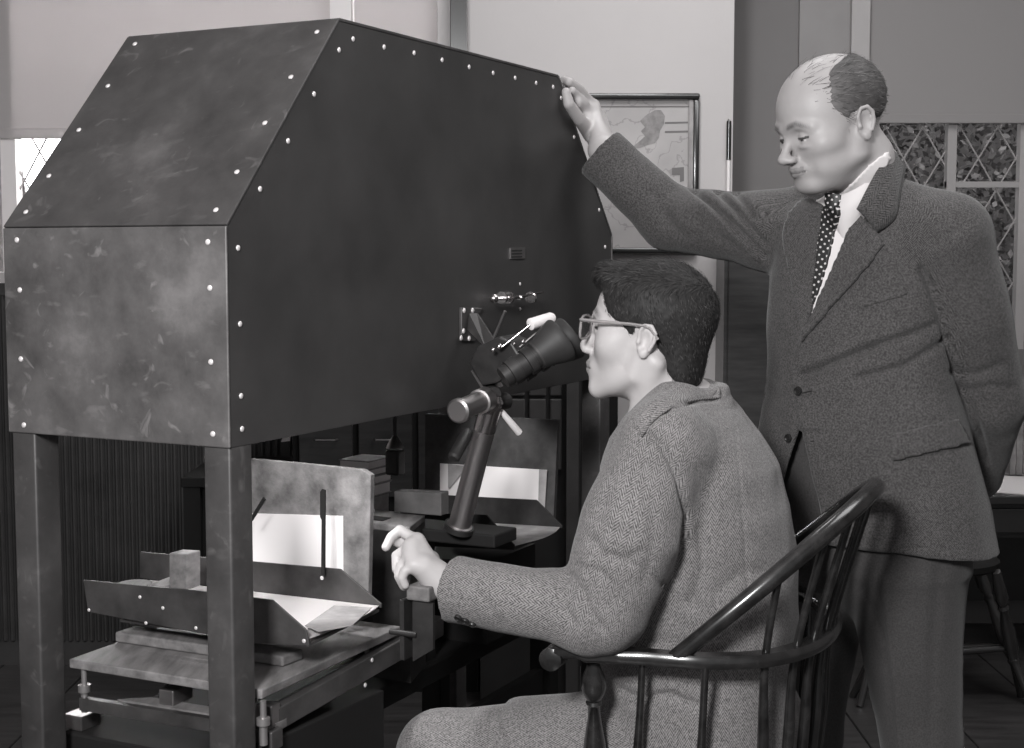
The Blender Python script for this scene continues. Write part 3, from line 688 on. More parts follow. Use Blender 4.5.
MB().tube([at(510, 353, Y0 + 0.03), at(520, 347, Y0 + 0.03), at(543, 327, Y0 + 0.02)], 0.0026, 10).build('lamp_arm', 'steel', mic, smooth=True)
wl = MB().lathe(at(530, 324.5, Y0 - 0.002), at(553, 317.5, Y0 + 0.03), [(0, 0.009), (0.02, 0.0105), (0.9, 0.0105), (1, 0.008)], 20).build('white_roller', 'white_paper', mic, smooth=True)
for x, y, r in ((499.5, 346.5, 0.0052), (493, 350, 0.004), (514, 344, 0.003), (523, 342, 0.004)):
    MB().ball(at(x, y, Y0), r).build('clamp_ball', 'bright_steel', mic, smooth=True)
# lamps inside the hood light the two picture stages
def bulb(s, w, z, label, power, aim, ang):
    P = L3(s, w, z); t = thing('hood_lamp', P, label, 'lamp')
    MB().lathe(P + Z3 * 0.06, P, [(0, 0.015), (0.4, 0.02), (1, 0.05)], 16).build('lamp_reflector', 'cast_dark', t, smooth=True)
    MB().cyl(P + Z3 * 0.06, L3(s, w, HT - 0.02 if s > HC else HM + (HT - HM) * s / HC - 0.005), 0.006, n=8).build('lamp_stem', 'cast_dark', t)
    lamp('stage_lamp', 'SPOT', P - Z3 * 0.01, aim, power, 0.02, spot=ang)
bulb(0.24, 0.12, 1.30, 'small reflector lamp hanging inside the hood over the near tray', 13, at_s(300, 570, SK + 0.03), 1.05)
bulb(0.86, 0.14, 1.30, 'small reflector lamp hanging inside the hood over the far tray', 9, at_s(500, 505, F2 + 0.03), 0.8)

# ------------------------------------------------ dark cabinets behind the hood
cb_ = thing('file_cabinet', (0.0, 4.5, 0), 'low dark cabinet against the wall seen beneath the hood', 'cabinet')
q0, q1 = at(293, 440, 4.45).x, at(478, 440, 4.45).x
slab('carcass', (q0, 4.45, 0), (q1, 4.70, 1.08), 'black_paint', cb_)
for i in range(3):
    xa = q0 + 0.02 + i * (q1 - q0 - 0.02) / 3
    d = slab('drawer', (xa, 4.437, 0.62), (xa + (q1 - q0) / 3 - 0.025, 4.45, 0.96), 'dark_wood', cb_, bev=0.003)
    MB().tube([(xa + 0.05, 4.43, 0.80), (xa + 0.055, 4.415, 0.80), (xa + 0.115, 4.415, 0.80), (xa + 0.12, 4.43, 0.80)], 0.004, 8).build('handle', 'steel', d, smooth=True)
ob = thing('panelled_cupboard', (0.1, 4.4, 0), 'dull grey panelled cupboard low behind the lens column', 'cupboard')
q0, q1 = at(480, 440, 4.3).x, at(581, 440, 4.3).x
slab('carcass', (q0, 4.3, 0), (q1, 4.70, 1.07), 'desk_wood', ob)
mat('dull_panel', 0.055, 0.6, noise=0.2, nscale=10)
for xa, xb in ((483, 525), (529, 546), (550, 562)):
    for ya, yb in ((378, 396), (399, 470)):
        A, B = at(xa, yb, 4.29), at(xb, ya, 4.29); slab('panel', (A.x, 4.288, A.z), (B.x, 4.30, B.z), 'dull_panel', ob, bev=0.004)
A, B = at(566, 600, 4.27), at(579, 370, 4.27); slab('edge_post', (A.x, 4.265, 0.0), (B.x, 4.30, 1.07), 'dull_panel', ob)
st('trim_4', (at(579, 440, 4.72).x, 4.74, 0), (at(612, 440, 4.72).x + 0.02, 4.795, 1.15), 'black_paint')
# dark low desk in front of the ribbed wainscot, with a scrap of paper pinned above
ld = thing('side_table', (-0.82, 4.4, 0), 'small black side table before the ribbed panelling behind the hood', 'table')
slab('table_top', (-0.98, 4.25, 0.68), (-0.69, 4.70, 0.71), 'black_paint', ld, bev=0.003)
slab('front_board', (-0.94, 4.29, 0.10), (-0.70, 4.31, 0.68), 'black_paint', ld)
for x in (-0.95, -0.72):
    for y in (4.28, 4.67): MB().box((x, y, 0.34), (0.05, 0.05, 0.68)).build('leg', 'black_paint', ld)
MB().prism([at(x, y, 4.70) for x, y in ((281, 442), (284, 433), (291, 431), (290, 441))], (0, 0.002, 0)).build('paper_scrap', 'white_paper', label='small white paper scrap pinned to the ribbed panelling under the hood', cat='paper')
P = at_z(82, 719, BZ + 0.012)
MB().box(Vector((P.x, P.y, BZ + 0.012)), (0.045, 0.04, 0.024), RB, bev=0.002).build('steel_block', 'steel', label='small bright steel block on the bench beneath the left end of the carriage', cat='block')
# ================================================================== WINDSOR ARMCHAIR AND STOOL
B3 = Vector((0.935, -0.355, 0)).normalized(); A3 = Vector((0.355, 0.935, 0)).normalized()
M3 = Vector((0.16, 2.547, 0))
def C3(u, v, z): return M3 + B3 * u + A3 * v + Z3 * z
RAILZ = 0.738
chair = thing('windsor_armchair', C3(0.2, 0, 0), 'dark glossy wooden spindle-back armchair under the seated young man', 'chair')
seat_pts = [(-0.02, 0), (0.0, .14), (0.05, .225), (.16, .245), (.28, .235), (.37, .14), (.402, 0)]
seat_pts += [(u, -v) for u, v in seat_pts[-2:0:-1]]
oc = spline([(p[0], p[1], 0) for p in seat_pts], 4, True)
mid = Vector((0.17, 0, 0))
def seat_ring(k, z): return [C3(*( (mid + (p - mid) * k).to_2d() ), z) for p in oc]
MB().ring([seat_ring(.88, .415), seat_ring(.97, .425), seat_ring(1, .440), seat_ring(.985, .455), seat_ring(.9, .452), seat_ring(.55, .440), seat_ring(.1, .438)]).build('seat', 'chair_wood', chair, smooth=True)
rail_pts = [(.02, -.295), (.08, -.29), (.15, -.285), (.25, -.272), (.335, -.215), (.385, -.12), (.402, 0), (.385, .12), (.335, .215), (.25, .272), (.15, .285), (.08, .29), (.02, .295)]
rp = spline([(u, v, 0) for u, v in rail_pts], 6)
def rail_section(i):
    p = rp[i]; t = (rp[min(i + 1, len(rp) - 1)] - rp[max(i - 1, 0)]).normalized(); nrm = Vector((-t.y, t.x, 0))
    arm = max(0.0, 1 - p.x / 0.16)
    w = 0.017 + 0.014 * arm; h = 0.0105
    zz = RAILZ + 0.004 * math.sin(p.x * 9) + (0.006 if p.x < 0.06 else 0)
    sec = [(-w, -h * .5), (-w * .8, -h), (w * .8, -h), (w, -h * .5), (w, h * .4), (w * .75, h), (-w * .75, h), (-w, h * .4)]
    return [C3(*(p + nrm * a).to_2d(), zz + b) for a, b in sec]
MB().ring([rail_section(i) for i in range(len(rp))]).build('arm_rail', 'chair_wood', chair, smooth=True)
for sgn in (-1, 1):      # scrolled hand ends
    c = C3(.015, sgn * .295, RAILZ - 0.006)
    MB().lathe(c - A3 * 0.030, c + A3 * 0.030, [(0, .012), (.05, .0185), (.95, .0185), (1, .012)], 24).build('arm_scroll', 'chair_wood', chair, smooth=True)
bow = []
for i in range(33):
    th = PI * i / 32; h = math.sin(th) ** 0.92; v = -.283 * math.cos(th)
    bow.append(C3(.205 + .266 * h, v, RAILZ + .004 + .240 * h))
MB().tube(bow, [.0135 + .002 * math.sin(PI * i / 32) for i in range(33)], 14).build('bow', 'chair_wood', chair, smooth=True)
def spindle(P, name='spindle'):
    P = [Vector(p) for p in P]; pts = spline(P, 6); n = len(pts)
    rr = [0.0062 + 0.0034 * math.exp(-((i / (n - 1) - 0.32) / .22) ** 2) for i in range(n)]
    return MB().tube(pts, rr, 10).build(name, 'chair_wood', chair, smooth=True)
def bow_at(v):
    th = math.acos(max(-1, min(1, -v / .283))); h = math.sin(th) ** 0.92
    return C3(.205 + .266 * h, v, RAILZ + .004 + .240 * h)
def rail_at(v):
    best = min((p for p in rp if p.x > .2), key=lambda p: abs(p.y - v)); return C3(best.x, best.y, RAILZ)
for v in (-.20, -.145, -.095, -.045, .0, .045, .095, .145, .20):
    ub = .376 - 1.5 * (v * .92) ** 2
    rv = rail_at(v * 1.10)
    spindle([C3(ub, v * .92, .445), C3(ub, v * .92, .445).lerp(rv, .5), rv, bow_at(v * 1.18)])
for sgn in (-1, 1):
    for u, du in ((.155, -.03), (.255, -.025)):
        spindle([C3(u + du, sgn * .222, .445), C3(u + du * .5, sgn * .25, .59), C3(u, sgn * .281, RAILZ - .002)], 'short_spindle')
    a, b = C3(.075, sgn * .285, RAILZ - .012), C3(.055, sgn * .205, .445)
    MB().lathe(a, b, [(0, .009), (.04, .012), (.10, .0185), (.16, .0205), (.21, .0165), (.245, .0105), (.262, .0135), (.28, .0100), (.36, .0105), (.52, .0175), (.66, .0215), (.76, .0165), (.84, .0105), (.88, .014), (1, .010)], 20).build('arm_post', 'chair_wood', chair, smooth=True)
def turned_leg(a, b, parent, k=1.0, m='chair_wood', name='leg'):
    return MB().lathe(a, b, [(0, .012 * k), (.10, .016 * k), (.2, .019 * k), (.26, .012 * k), (.28, .016 * k), (.31, .011 * k), (.45, .018 * k), (.6, .021 * k), (.68, .014 * k), (.70, .017 * k), (.73, .012 * k), (1, .0095 * k)], 16).build(name, m, parent, smooth=True)
ft = {}
for u0, v0, u1, v1 in ((.07, -.16, .0, -.23), (.07, .16, .0, .23), (.28, -.13, .37, -.20), (.28, .13, .37, .20)):
    turned_leg(C3(u0, v0, .425), C3(u1, v1, 0), chair); ft[(u0, v0)] = C3(u0, v0, .425).lerp(C3(u1, v1, 0), .62)
k = list(ft.values())
MB().tube([k[0], k[0].lerp(k[2], .5), k[2]], [.008, .013, .008], 10).build('stretcher', 'chair_wood', chair, smooth=True)
MB().tube([k[1], k[1].lerp(k[3], .5), k[3]], [.008, .013, .008], 10).build('stretcher', 'chair_wood', chair, smooth=True)
MB().tube([k[0].lerp(k[2], .5), k[1].lerp(k[3], .5)], .009, 10).build('stretcher', 'chair_wood', chair, smooth=True)

# stool with turned splayed legs before the table
fo = at_z(1021, 697, 0.0); tp = at(1003, 601, fo.y - 0.02)
sd = (tp - fo); sd = sd / sd.z
seat_c = fo + sd * 0.44 + Vector((-0.16, -0.02, 0)); seat_c.z = 0.44
stool = thing('stool', (seat_c.x, seat_c.y, 0), 'dark stool with turned splayed legs pushed before the low far table', 'stool')
MB().lathe((seat_c.x, seat_c.y, .42), (seat_c.x, seat_c.y, .455), [(0, .14), (.3, .16), (.8, .16), (1, .145)], 32).build('seat', 'black_paint', stool, smooth=True)
feet = []
for sx, sy in ((1, -1), (-1, -1), (1, 1), (-1, 1)):
    foot = Vector((seat_c.x + sx * (fo.x - seat_c.x), seat_c.y - sy * (fo.y - seat_c.y), 0)); head = Vector((seat_c.x + sx * .12, seat_c.y + sy * .11, .43))
    turned_leg(head, foot, stool, 1.15, 'stool_wood'); feet.append(head.lerp(foot, .60))
for i, j in ((0, 1), (2, 3), (0, 2), (1, 3)):
    MB().tube([feet[i], feet[i].lerp(feet[j], .5) - Z3 * .012, feet[j]], [.009, .014, .009], 10).build('stretcher', 'stool_wood', stool, smooth=True)
# ================================================================== SOFT FORMS: distance fields grown into one closed skin
class Frame:
    """local axes x right, y forward, z up of a head or other posed piece"""
    def __init__(s, o, fwd, up=(0, 0, 1), scale=1.0, low=1.0):
        y = Vector(fwd).normalized(); x = y.cross(Vector(up)).normalized(); z = x.cross(y)
        s.o = np.array(o, float); s.R = np.array([x, y, z], float); s.s = scale; s.low = low
    def loc(s, P):
        q = (np.asarray(P) - s.o) @ s.R.T / s.s
        if s.low != 1.0: q[..., 2] = np.where(q[..., 2] < 0, q[..., 2] / s.low, q[..., 2])
        return q
    def world(s, p):
        p = np.array(p, float)
        if s.low != 1.0: p[..., 2] = np.where(p[..., 2] < 0, p[..., 2] * s.low, p[..., 2])
        return p @ s.R * s.s + s.o
WORLD = Frame((0, 0, 0), (0, 1, 0))
def smin(a, b, k):
    if k <= 0: return np.minimum(a, b)
    h = np.clip(0.5 + 0.5 * (b - a) / k, 0, 1)
    return b + (a - b) * h - k * h * (1 - h)
class Body:
    def __init__(s, k=1.0): s.P = []; s.k = k
    def add(s, f, lo, hi, k=0.0, op='u', fr=WORLD, tag=None):
        lo, hi = np.array(lo, float), np.array(hi, float)
        cs = np.array([[(lo, hi)[i][0], (lo, hi)[j][1], (lo, hi)[m][2]] for i in (0, 1) for j in (0, 1) for m in (0, 1)])
        w = fr.world(cs); s.P.append((f, w.min(0), w.max(0), k, op, fr)); return s
    def ell(s, c, r, k=0.0, op='u', fr=WORLD, rot=None):
        c = np.array(c, float); r = np.array(r, float)
        R = np.array(Euler(rot).to_matrix()) if rot else None
        def f(p):
            q = p - c
            if R is not None: q = q @ R
            k0 = np.sqrt(((q / r) ** 2).sum(-1)); k1 = np.sqrt(((q / (r * r)) ** 2).sum(-1)) + 1e-9
            return k0 * (k0 - 1.0) / k1
        m = r.max() if R is not None else r
        return s.add(f, c - m, c + m, k, op, fr)
    def ball(s, c, r, k=0.0, op='u', fr=WORLD): return s.ell(c, (r, r, r), k, op, fr)
    def chain(s, pts, rad, k=0.0, op='u', fr=WORLD, inner=None, flat=None):
        """tapered limb through joints; flat = (axis, factor) squashes it along an axis"""
        P = np.array([list(p) for p in pts], float); r = np.array(rad if hasattr(rad, '__len__') else [rad] * len(P), float) * (s.k if fr is WORLD else 1.0)
        def f(p):
            d = None
            for i in range(len(P) - 1):
                a, b = P[i], P[i + 1]; ab = b - a; q = p - a
                t = np.clip((q @ ab) / (ab @ ab), 0, 1)
                e = q - t[..., None] * ab
                if flat is not None:
                    ax = np.array(flat[0], float); h = e @ ax; e = e + (h * (1 / flat[1] - 1))[..., None] * ax
                dd = np.sqrt((e * e).sum(-1)) - (r[i] + (r[i + 1] - r[i]) * t)
                d = dd if d is None else (smin(d, dd, inner) if inner else np.minimum(d, dd))
            return d
        m = r.max(); return s.add(f, P.min(0) - m, P.max(0) + m, k, op, fr)
    def loft(s, secs, lat, fwd, k=0.0, op='u', n=2.3):
        """stack of rounded sections (centre, half width along lat, half depth along fwd)"""
        secs = sorted(secs, key=lambda q: q[0][2])
        Zs = np.array([q[0][2] for q in secs]); C = np.array([list(q[0]) for q in secs]); A = np.array([q[1] for q in secs]); Bv = np.array([q[2] for q in secs])
        la, fo = np.array(lat, float), np.array(fwd, float)
        def f(p):
            z = np.clip(p[..., 2], Zs[0], Zs[-1])
            cx, cy = np.interp(z, Zs, C[:, 0]), np.interp(z, Zs, C[:, 1]); a, b = np.interp(z, Zs, A), np.interp(z, Zs, Bv)
            dx, dy = p[..., 0] - cx, p[..., 1] - cy
            u, v = dx * la[0] + dy * la[1], dx * fo[0] + dy * fo[1]
            g = (np.abs(u / a) ** n + np.abs(v / b) ** n) ** (1 / n)
            d = (g - 1) * np.minimum(a, b)
            return np.maximum(d, np.abs(p[..., 2] - (Zs[0] + Zs[-1]) / 2) - (Zs[-1] - Zs[0]) / 2)
        m = max(A.max(), Bv.max()) * 1.1
        lo = C.min(0) - [m, m, 0]; hi = C.max(0) + [m, m, 0]
        return s.add(f, lo, hi, k, op)
    def cut(s, p0, n, lo, hi, k=0.0, fr=WORLD):
        """remove the half space in front of the plane, inside the box lo..hi"""
        p0, n = np.array(p0, float), np.array(n, float); n = n / np.linalg.norm(n)
        lo_, hi_ = np.array(lo, float), np.array(hi, float); c, h = (lo_ + hi_) / 2, (hi_ - lo_) / 2
        def f(p):
            q = np.abs(p - c) - h; bx = q.max(-1)
            return np.maximum(bx, -((p - p0) @ n))
        return s.add(f, lo, hi, k, 's', fr)
    def grow(s, axes):
        xs, ys, zs = axes; D = np.full((len(xs), len(ys), len(zs)), 1.0, np.float32)
        for f, lo, hi, k, op, fr in s.P:
            m = k + 0.012 if op == 'u' else k + 0.002
            I = [slice(max(0, np.searchsorted(a, lo[i] - m) - 1), np.searchsorted(a, hi[i] + m) + 1) for i, a in enumerate(axes)]
            X, Y, Zq = xs[I[0]], ys[I[1]], zs[I[2]]
            if not (len(X) and len(Y) and len(Zq)): continue
            p = np.stack(np.meshgrid(X, Y, Zq, indexing='ij'), -1)
            d = (f(fr.loc(p)) * fr.s).astype(np.float32)
            S = D[tuple(I)]
            if op == 'u': S[...] = smin(S, d, k)
            else: S[...] = -smin(-S, d, k)
        return D
def axis(lo, hi, step, fine=()):
    """grid lines with finer spacing inside the given intervals"""
    out = [lo]
    while out[-1] < hi:
        st_ = step
        for a, b, q in fine:
            if a <= out[-1] < b: st_ = min(st_, q)
        nx = out[-1] + st_
        for a, b, q in fine:
            if out[-1] < a < nx: nx = a
        out.append(nx)
    return np.array(out)
def nets(D, axes):
    S = D < 0; nx, ny, nz = D.shape
    cnt = np.zeros((nx - 1, ny - 1, nz - 1), np.int8); co = [(i, j, k) for i in (0, 1) for j in (0, 1) for k in (0, 1)]
    for i, j, k in co: cnt += S[i:nx - 1 + i, j:ny - 1 + j, k:nz - 1 + k]
    act = (cnt > 0) & (cnt < 8); idx = np.argwhere(act); vid = np.full(act.shape, -1, np.int32); vid[act] = np.arange(len(idx))
    acc = np.zeros((len(idx), 3)); num = np.zeros(len(idx))
    for a in co:
        for ax in range(3):
            if a[ax]: continue
            b = list(a); b[ax] = 1
            d0 = D[idx[:, 0] + a[0], idx[:, 1] + a[1], idx[:, 2] + a[2]]; d1 = D[idx[:, 0] + b[0], idx[:, 1] + b[1], idx[:, 2] + b[2]]
            m = (d0 < 0) != (d1 < 0); t = d0[m] / (d0[m] - d1[m]); q = np.tile(np.array(a, float), (m.sum(), 1)); q[:, ax] = t
            acc[m] += q; num[m] += 1
    fr_ = acc / num[:, None]; V = np.empty_like(fr_)
    for c in range(3):
        A = axes[c]; V[:, c] = A[idx[:, c]] + fr_[:, c] * (A[idx[:, c] + 1] - A[idx[:, c]])
    Q = []
    for ax in range(3):
        o1, o2 = [(1, 2), (2, 0), (0, 1)][ax]
        sl0 = [slice(1, n - 1) for n in D.shape]; sl0[ax] = slice(0, D.shape[ax] - 1); sl1 = list(sl0); sl1[ax] = slice(1, D.shape[ax])
        A, B = S[tuple(sl0)], S[tuple(sl1)]; e = np.argwhere(A != B); flip = A[A != B]
        base = e.copy()
        for c in range(3):
            if c != ax: base[:, c] += 1
        def cell(da, db):
            q = base.copy(); q[:, o1] -= da; q[:, o2] -= db; return vid[q[:, 0], q[:, 1], q[:, 2]]
        q = np.stack([cell(1, 1), cell(0, 1), cell(0, 0), cell(1, 0)], 1)
        q[~flip] = q[~flip][:, ::-1]; Q.append(q)
    Q = np.concatenate(Q); return V, Q[(Q >= 0).all(1)]
def vnormals(V, Q):
    n = np.cross(V[Q[:, 2]] - V[Q[:, 0]], V[Q[:, 3]] - V[Q[:, 1]]); N = np.zeros_like(V)
    for i in range(4): 
        for c in range(3): N[:, c] += np.bincount(Q[:, i], n[:, c], len(V))
    return N / (np.linalg.norm(N, axis=1, keepdims=True) + 1e-12)
def smooth(V, Q, it=1, w=0.5):
    for _ in range(it):
        S = np.zeros_like(V); c = np.zeros(len(V))
        for i in range(4):
            a, b = Q[:, i], Q[:, (i + 1) % 4]
            for x in range(3):
                S[:, x] += np.bincount(a, V[b, x], len(V)) + np.bincount(b, V[a, x], len(V))
            c += np.bincount(a, minlength=len(V)) + np.bincount(b, minlength=len(V))
        V = V * (1 - w) + w * S / np.maximum(c, 1)[:, None]
    return V
def vnoise(P, scale, seed=0):
    """smooth lattice noise in -1..1"""
    p = P * scale + seed * 17.3; i = np.floor(p).astype(np.int64); f = p - i; f = f * f * (3 - 2 * f)
    def h(a): 
        n = (a[:, 0] * 374761393 + a[:, 1] * 668265263 + a[:, 2] * 2147483647 + seed * 974711) & 0x7fffffff
        n = ((n ^ (n >> 13)) * 1274126177) & 0x7fffffff; return (n ^ (n >> 16)) / 0x7fffffff * 2.0 - 1
    r = 0
    for c in ((0, 0, 0), (0, 0, 1), (0, 1, 0), (0, 1, 1), (1, 0, 0), (1, 0, 1), (1, 1, 0), (1, 1, 1)):
        w = np.prod([f[:, k] if c[k] else 1 - f[:, k] for k in range(3)], axis=0); r = r + w * h(i + np.array(c))
    return r
def seg_dist(P2, line):
    L_ = np.array(line, float); d = np.full(len(P2), 1e9); side = np.zeros(len(P2))
    for a, b in zip(L_[:-1], L_[1:]):
        ab = b - a; q = P2 - a; t = np.clip((q @ ab) / (ab @ ab + 1e-9), 0, 1); e = q - t[:, None] * ab; dd = np.hypot(e[:, 0], e[:, 1])
        m = dd < d; d[m] = dd[m]; side[m] = np.sign(ab[0] * q[m, 1] - ab[1] * q[m, 0])
    return d, side
def front_mask(V, N):
    v = V - np.array([0, 0, EYE]); v /= np.linalg.norm(v, axis=1, keepdims=True); return -(v * N).sum(1) > 0.05
def groove(V, N, lines):
    """creases and ridges pressed into the near side of a cloth: (polyline, half width, depth)"""
    p2 = to_px(V); fm = front_mask(V, N); off = np.zeros(len(V))
    for ln, w, dep in lines:
        L_ = np.array(ln, float); m = fm & (p2[:, 0] > L_[:, 0].min() - 3 * w) & (p2[:, 0] < L_[:, 0].max() + 3 * w) & (p2[:, 1] > L_[:, 1].min() - 3 * w) & (p2[:, 1] < L_[:, 1].max() + 3 * w)
        if not m.any(): continue
        d, _ = seg_dist(p2[m], [(q[0], q[1]) for q in ln]); off[m] -= dep * np.exp(-(d / w) ** 2)
    return V + N * off[:, None]
def skin_mesh(name, V, Q, m, parent=None, tone_arr=None, uv=None, **kw):
    me = bpy.data.meshes.new(name); n, k = len(V), len(Q)
    me.vertices.add(n); me.vertices.foreach_set('co', V.astype(np.float32).ravel())
    me.loops.add(4 * k); me.loops.foreach_set('vertex_index', Q.astype(np.int32).ravel())
    me.polygons.add(k); me.polygons.foreach_set('loop_start', np.arange(0, 4 * k, 4, dtype=np.int32))
    try: me.polygons.foreach_set('loop_total', np.full(k, 4, np.int32))
    except Exception: pass
    me.update(calc_edges=True); me.validate()
    if tone_arr is not None:
        ca = me.color_attributes.new('tone', 'FLOAT_COLOR', 'POINT'); a = np.ones((n, 4), np.float32)
        a[:, 0] = tone_arr; a[:, 1] = tone_arr * .955; a[:, 2] = tone_arr * .955; ca.data.foreach_set('color', a.ravel())
    if uv is not None:
        l = me.uv_layers.new(name='weave'); l.data.foreach_set('uv', uv.astype(np.float32).ravel())
    return put(name, me, m, parent, True, **kw)
def weave_uv(V, Q, segs):
    """cloth coordinates in metres along and around the nearest limb or trunk segment"""
    Fc = V[Q].mean(1); best = np.full(len(Fc), 1e9); uv = np.zeros((len(Q), 4, 2))
    for a, b, r, ref in segs:
        a, b = np.array(a, float), np.array(b, float); ax = b - a; Ln = np.linalg.norm(ax); ax /= Ln
        q = Fc - a; t = np.clip(q @ ax, 0, Ln); d = np.linalg.norm(q - t[:, None] * ax, axis=1) - r
        m = d < best; best[m] = d[m]
        e1 = np.array(ref, float); e1 -= ax * (e1 @ ax); e1 /= np.linalg.norm(e1); e2 = np.cross(ax, e1)
        p = V[Q[m]] - a; th = np.arctan2(p @ e2, p @ e1); fc = q[m]; tc = np.arctan2(fc @ e2, fc @ e1)
        th = tc[:, None] + (th - tc[:, None] + PI) % (2 * PI) - PI
        uv[m, :, 0] = th * r; uv[m, :, 1] = p @ ax
    return uv.reshape(-1, 2)
def tweed(name, lo, hi, half, period, speck=0.5, bump=0.25, soft=0.0):
    m = bpy.data.materials.new(name); m.use_nodes = True; nt = m.node_tree; N = nt.nodes; L = nt.links
    b = N['Principled BSDF']; b.inputs['Roughness'].default_value = 0.95; b.inputs['Specular IOR Level'].default_value = 0.15
    b.inputs['Sheen Weight'].default_value = 0.15
    uv = N.new('ShaderNodeUVMap'); uv.uv_map = 'weave'; sp = N.new('ShaderNodeSeparateXYZ'); L.new(uv.outputs[0], sp.inputs[0])
    tc = N.new('ShaderNodeTexCoord')
    def mth(op, a, bb=None):
        n = N.new('ShaderNodeMath'); n.operation = op
        for i, v in enumerate((a, bb)):
            if v is None: continue
            if isinstance(v, (int, float)): n.inputs[i].default_value = v
            else: L.new(v, n.inputs[i])
        return n.outputs[0]
    zig = mth('PINGPONG', sp.outputs[0], half); par = mth('FLOOR', mth('MODULO', mth('ADD', mth('DIVIDE', sp.outputs[0], half), 400.0), 2.0))
    ph = mth('ADD', mth('ADD', sp.outputs[1], mth('MULTIPLY', zig, 1.7)), mth('MULTIPLY', par, period * .5))
    wv = mth('MULTIPLY_ADD', mth('SINE', mth('MULTIPLY', ph, 2 * PI / period)), 0.5); N[wv.node.name].inputs[2].default_value = 0.5
    nz = N.new('ShaderNodeTexNoise'); nz.inputs['Scale'].default_value = 330; nz.inputs['Detail'].default_value = 3; L.new(tc.outputs['Object'], nz.inputs[0])
    n2 = N.new('ShaderNodeTexNoise'); n2.inputs['Scale'].default_value = 9; n2.inputs['Detail'].default_value = 3; L.new(tc.outputs['Object'], n2.inputs[0])
    n3 = N.new('ShaderNodeMapRange'); n3.inputs[1].default_value = 0.32; n3.inputs[2].default_value = 0.68; L.new(nz.outputs[0], n3.inputs[0])
    f = mth('ADD', mth('MULTIPLY', wv, 1 - speck), mth('MULTIPLY', n3.outputs[0], speck))
    f2 = mth('MULTIPLY', f, mth('ADD', mth('MULTIPLY', n2.outputs[0], 0.35), 0.82))
    cr = N.new('ShaderNodeValToRGB'); cr.color_ramp.elements[0].color = tone(lo); cr.color_ramp.elements[1].color = tone(hi)
    cr.color_ramp.elements[0].position = 0.12; cr.color_ramp.elements[1].position = 0.9
    L.new(f2, cr.inputs[0]); L.new(cr.outputs[0], b.inputs['Base Color'])
    bp = N.new('ShaderNodeBump'); bp.inputs['Strength'].default_value = bump; bp.inputs['Distance'].default_value = 0.001
    L.new(f, bp.inputs['Height']); L.new(bp.outputs[0], b.inputs['Normal']); MATS[name] = m
tweed('light_tweed', 0.045, 0.31, 0.0072, 0.0062, 0.48)
tweed('dark_tweed', 0.026, 0.125, 0.0058, 0.0046, 0.55)
tweed('grey_flannel', 0.05, 0.075, 0.004, 0.003, 0.8, 0.1)
def vtone_mat(name, rough, sss=0.0, spec=0.4, bump=0.0, bs=300):
    m = bpy.data.materials.new(name); m.use_nodes = True; nt = m.node_tree; N = nt.nodes; L = nt.links
    b = N['Principled BSDF']; b.inputs['Roughness'].default_value = rough; b.inputs['Specular IOR Level'].default_value = spec
    a = N.new('ShaderNodeAttribute'); a.attribute_name = 'tone'
    tc = N.new('ShaderNodeTexCoord'); nz = N.new('ShaderNodeTexNoise'); nz.inputs['Scale'].default_value = 45; nz.inputs['Detail'].default_value = 5; L.new(tc.outputs['Object'], nz.inputs[0])
    mr = N.new('ShaderNodeMapRange'); mr.inputs[3].default_value = 0.93; mr.inputs[4].default_value = 1.06; L.new(nz.outputs[0], mr.inputs[0])
    mx = N.new('ShaderNodeMixRGB'); mx.blend_type = 'MULTIPLY'; mx.inputs[0].default_value = 1; L.new(a.outputs['Color'], mx.inputs[1]); L.new(mr.outputs[0], mx.inputs[2])
    L.new(mx.outputs[0], b.inputs['Base Color'])
    if sss: b.inputs['Subsurface Weight'].default_value = sss; b.inputs['Subsurface Radius'].default_value = (.006, .004, .003); b.inputs['Subsurface Scale'].default_value = 0.6
    if bump:
        n2 = N.new('ShaderNodeTexNoise'); n2.inputs['Scale'].default_value = bs; L.new(tc.outputs['Object'], n2.inputs[0])
        bp = N.new('ShaderNodeBump'); bp.inputs['Strength'].default_value = bump; bp.inputs['Distance'].default_value = 0.001; L.new(n2.outputs[0], bp.inputs['Height']); L.new(bp.outputs[0], b.inputs['Normal'])
    MATS[name] = m
vtone_mat('skin', 0.48, 0.0, 0.4, 0.15)
vtone_mat('hair_tone', 0.6, 0, 0.22)
mat('shirt_cotton', 0.72, 0.85)
mat('button_horn', 0.02, 0.35)
mat('shoe_leather', 0.012, 0.3)

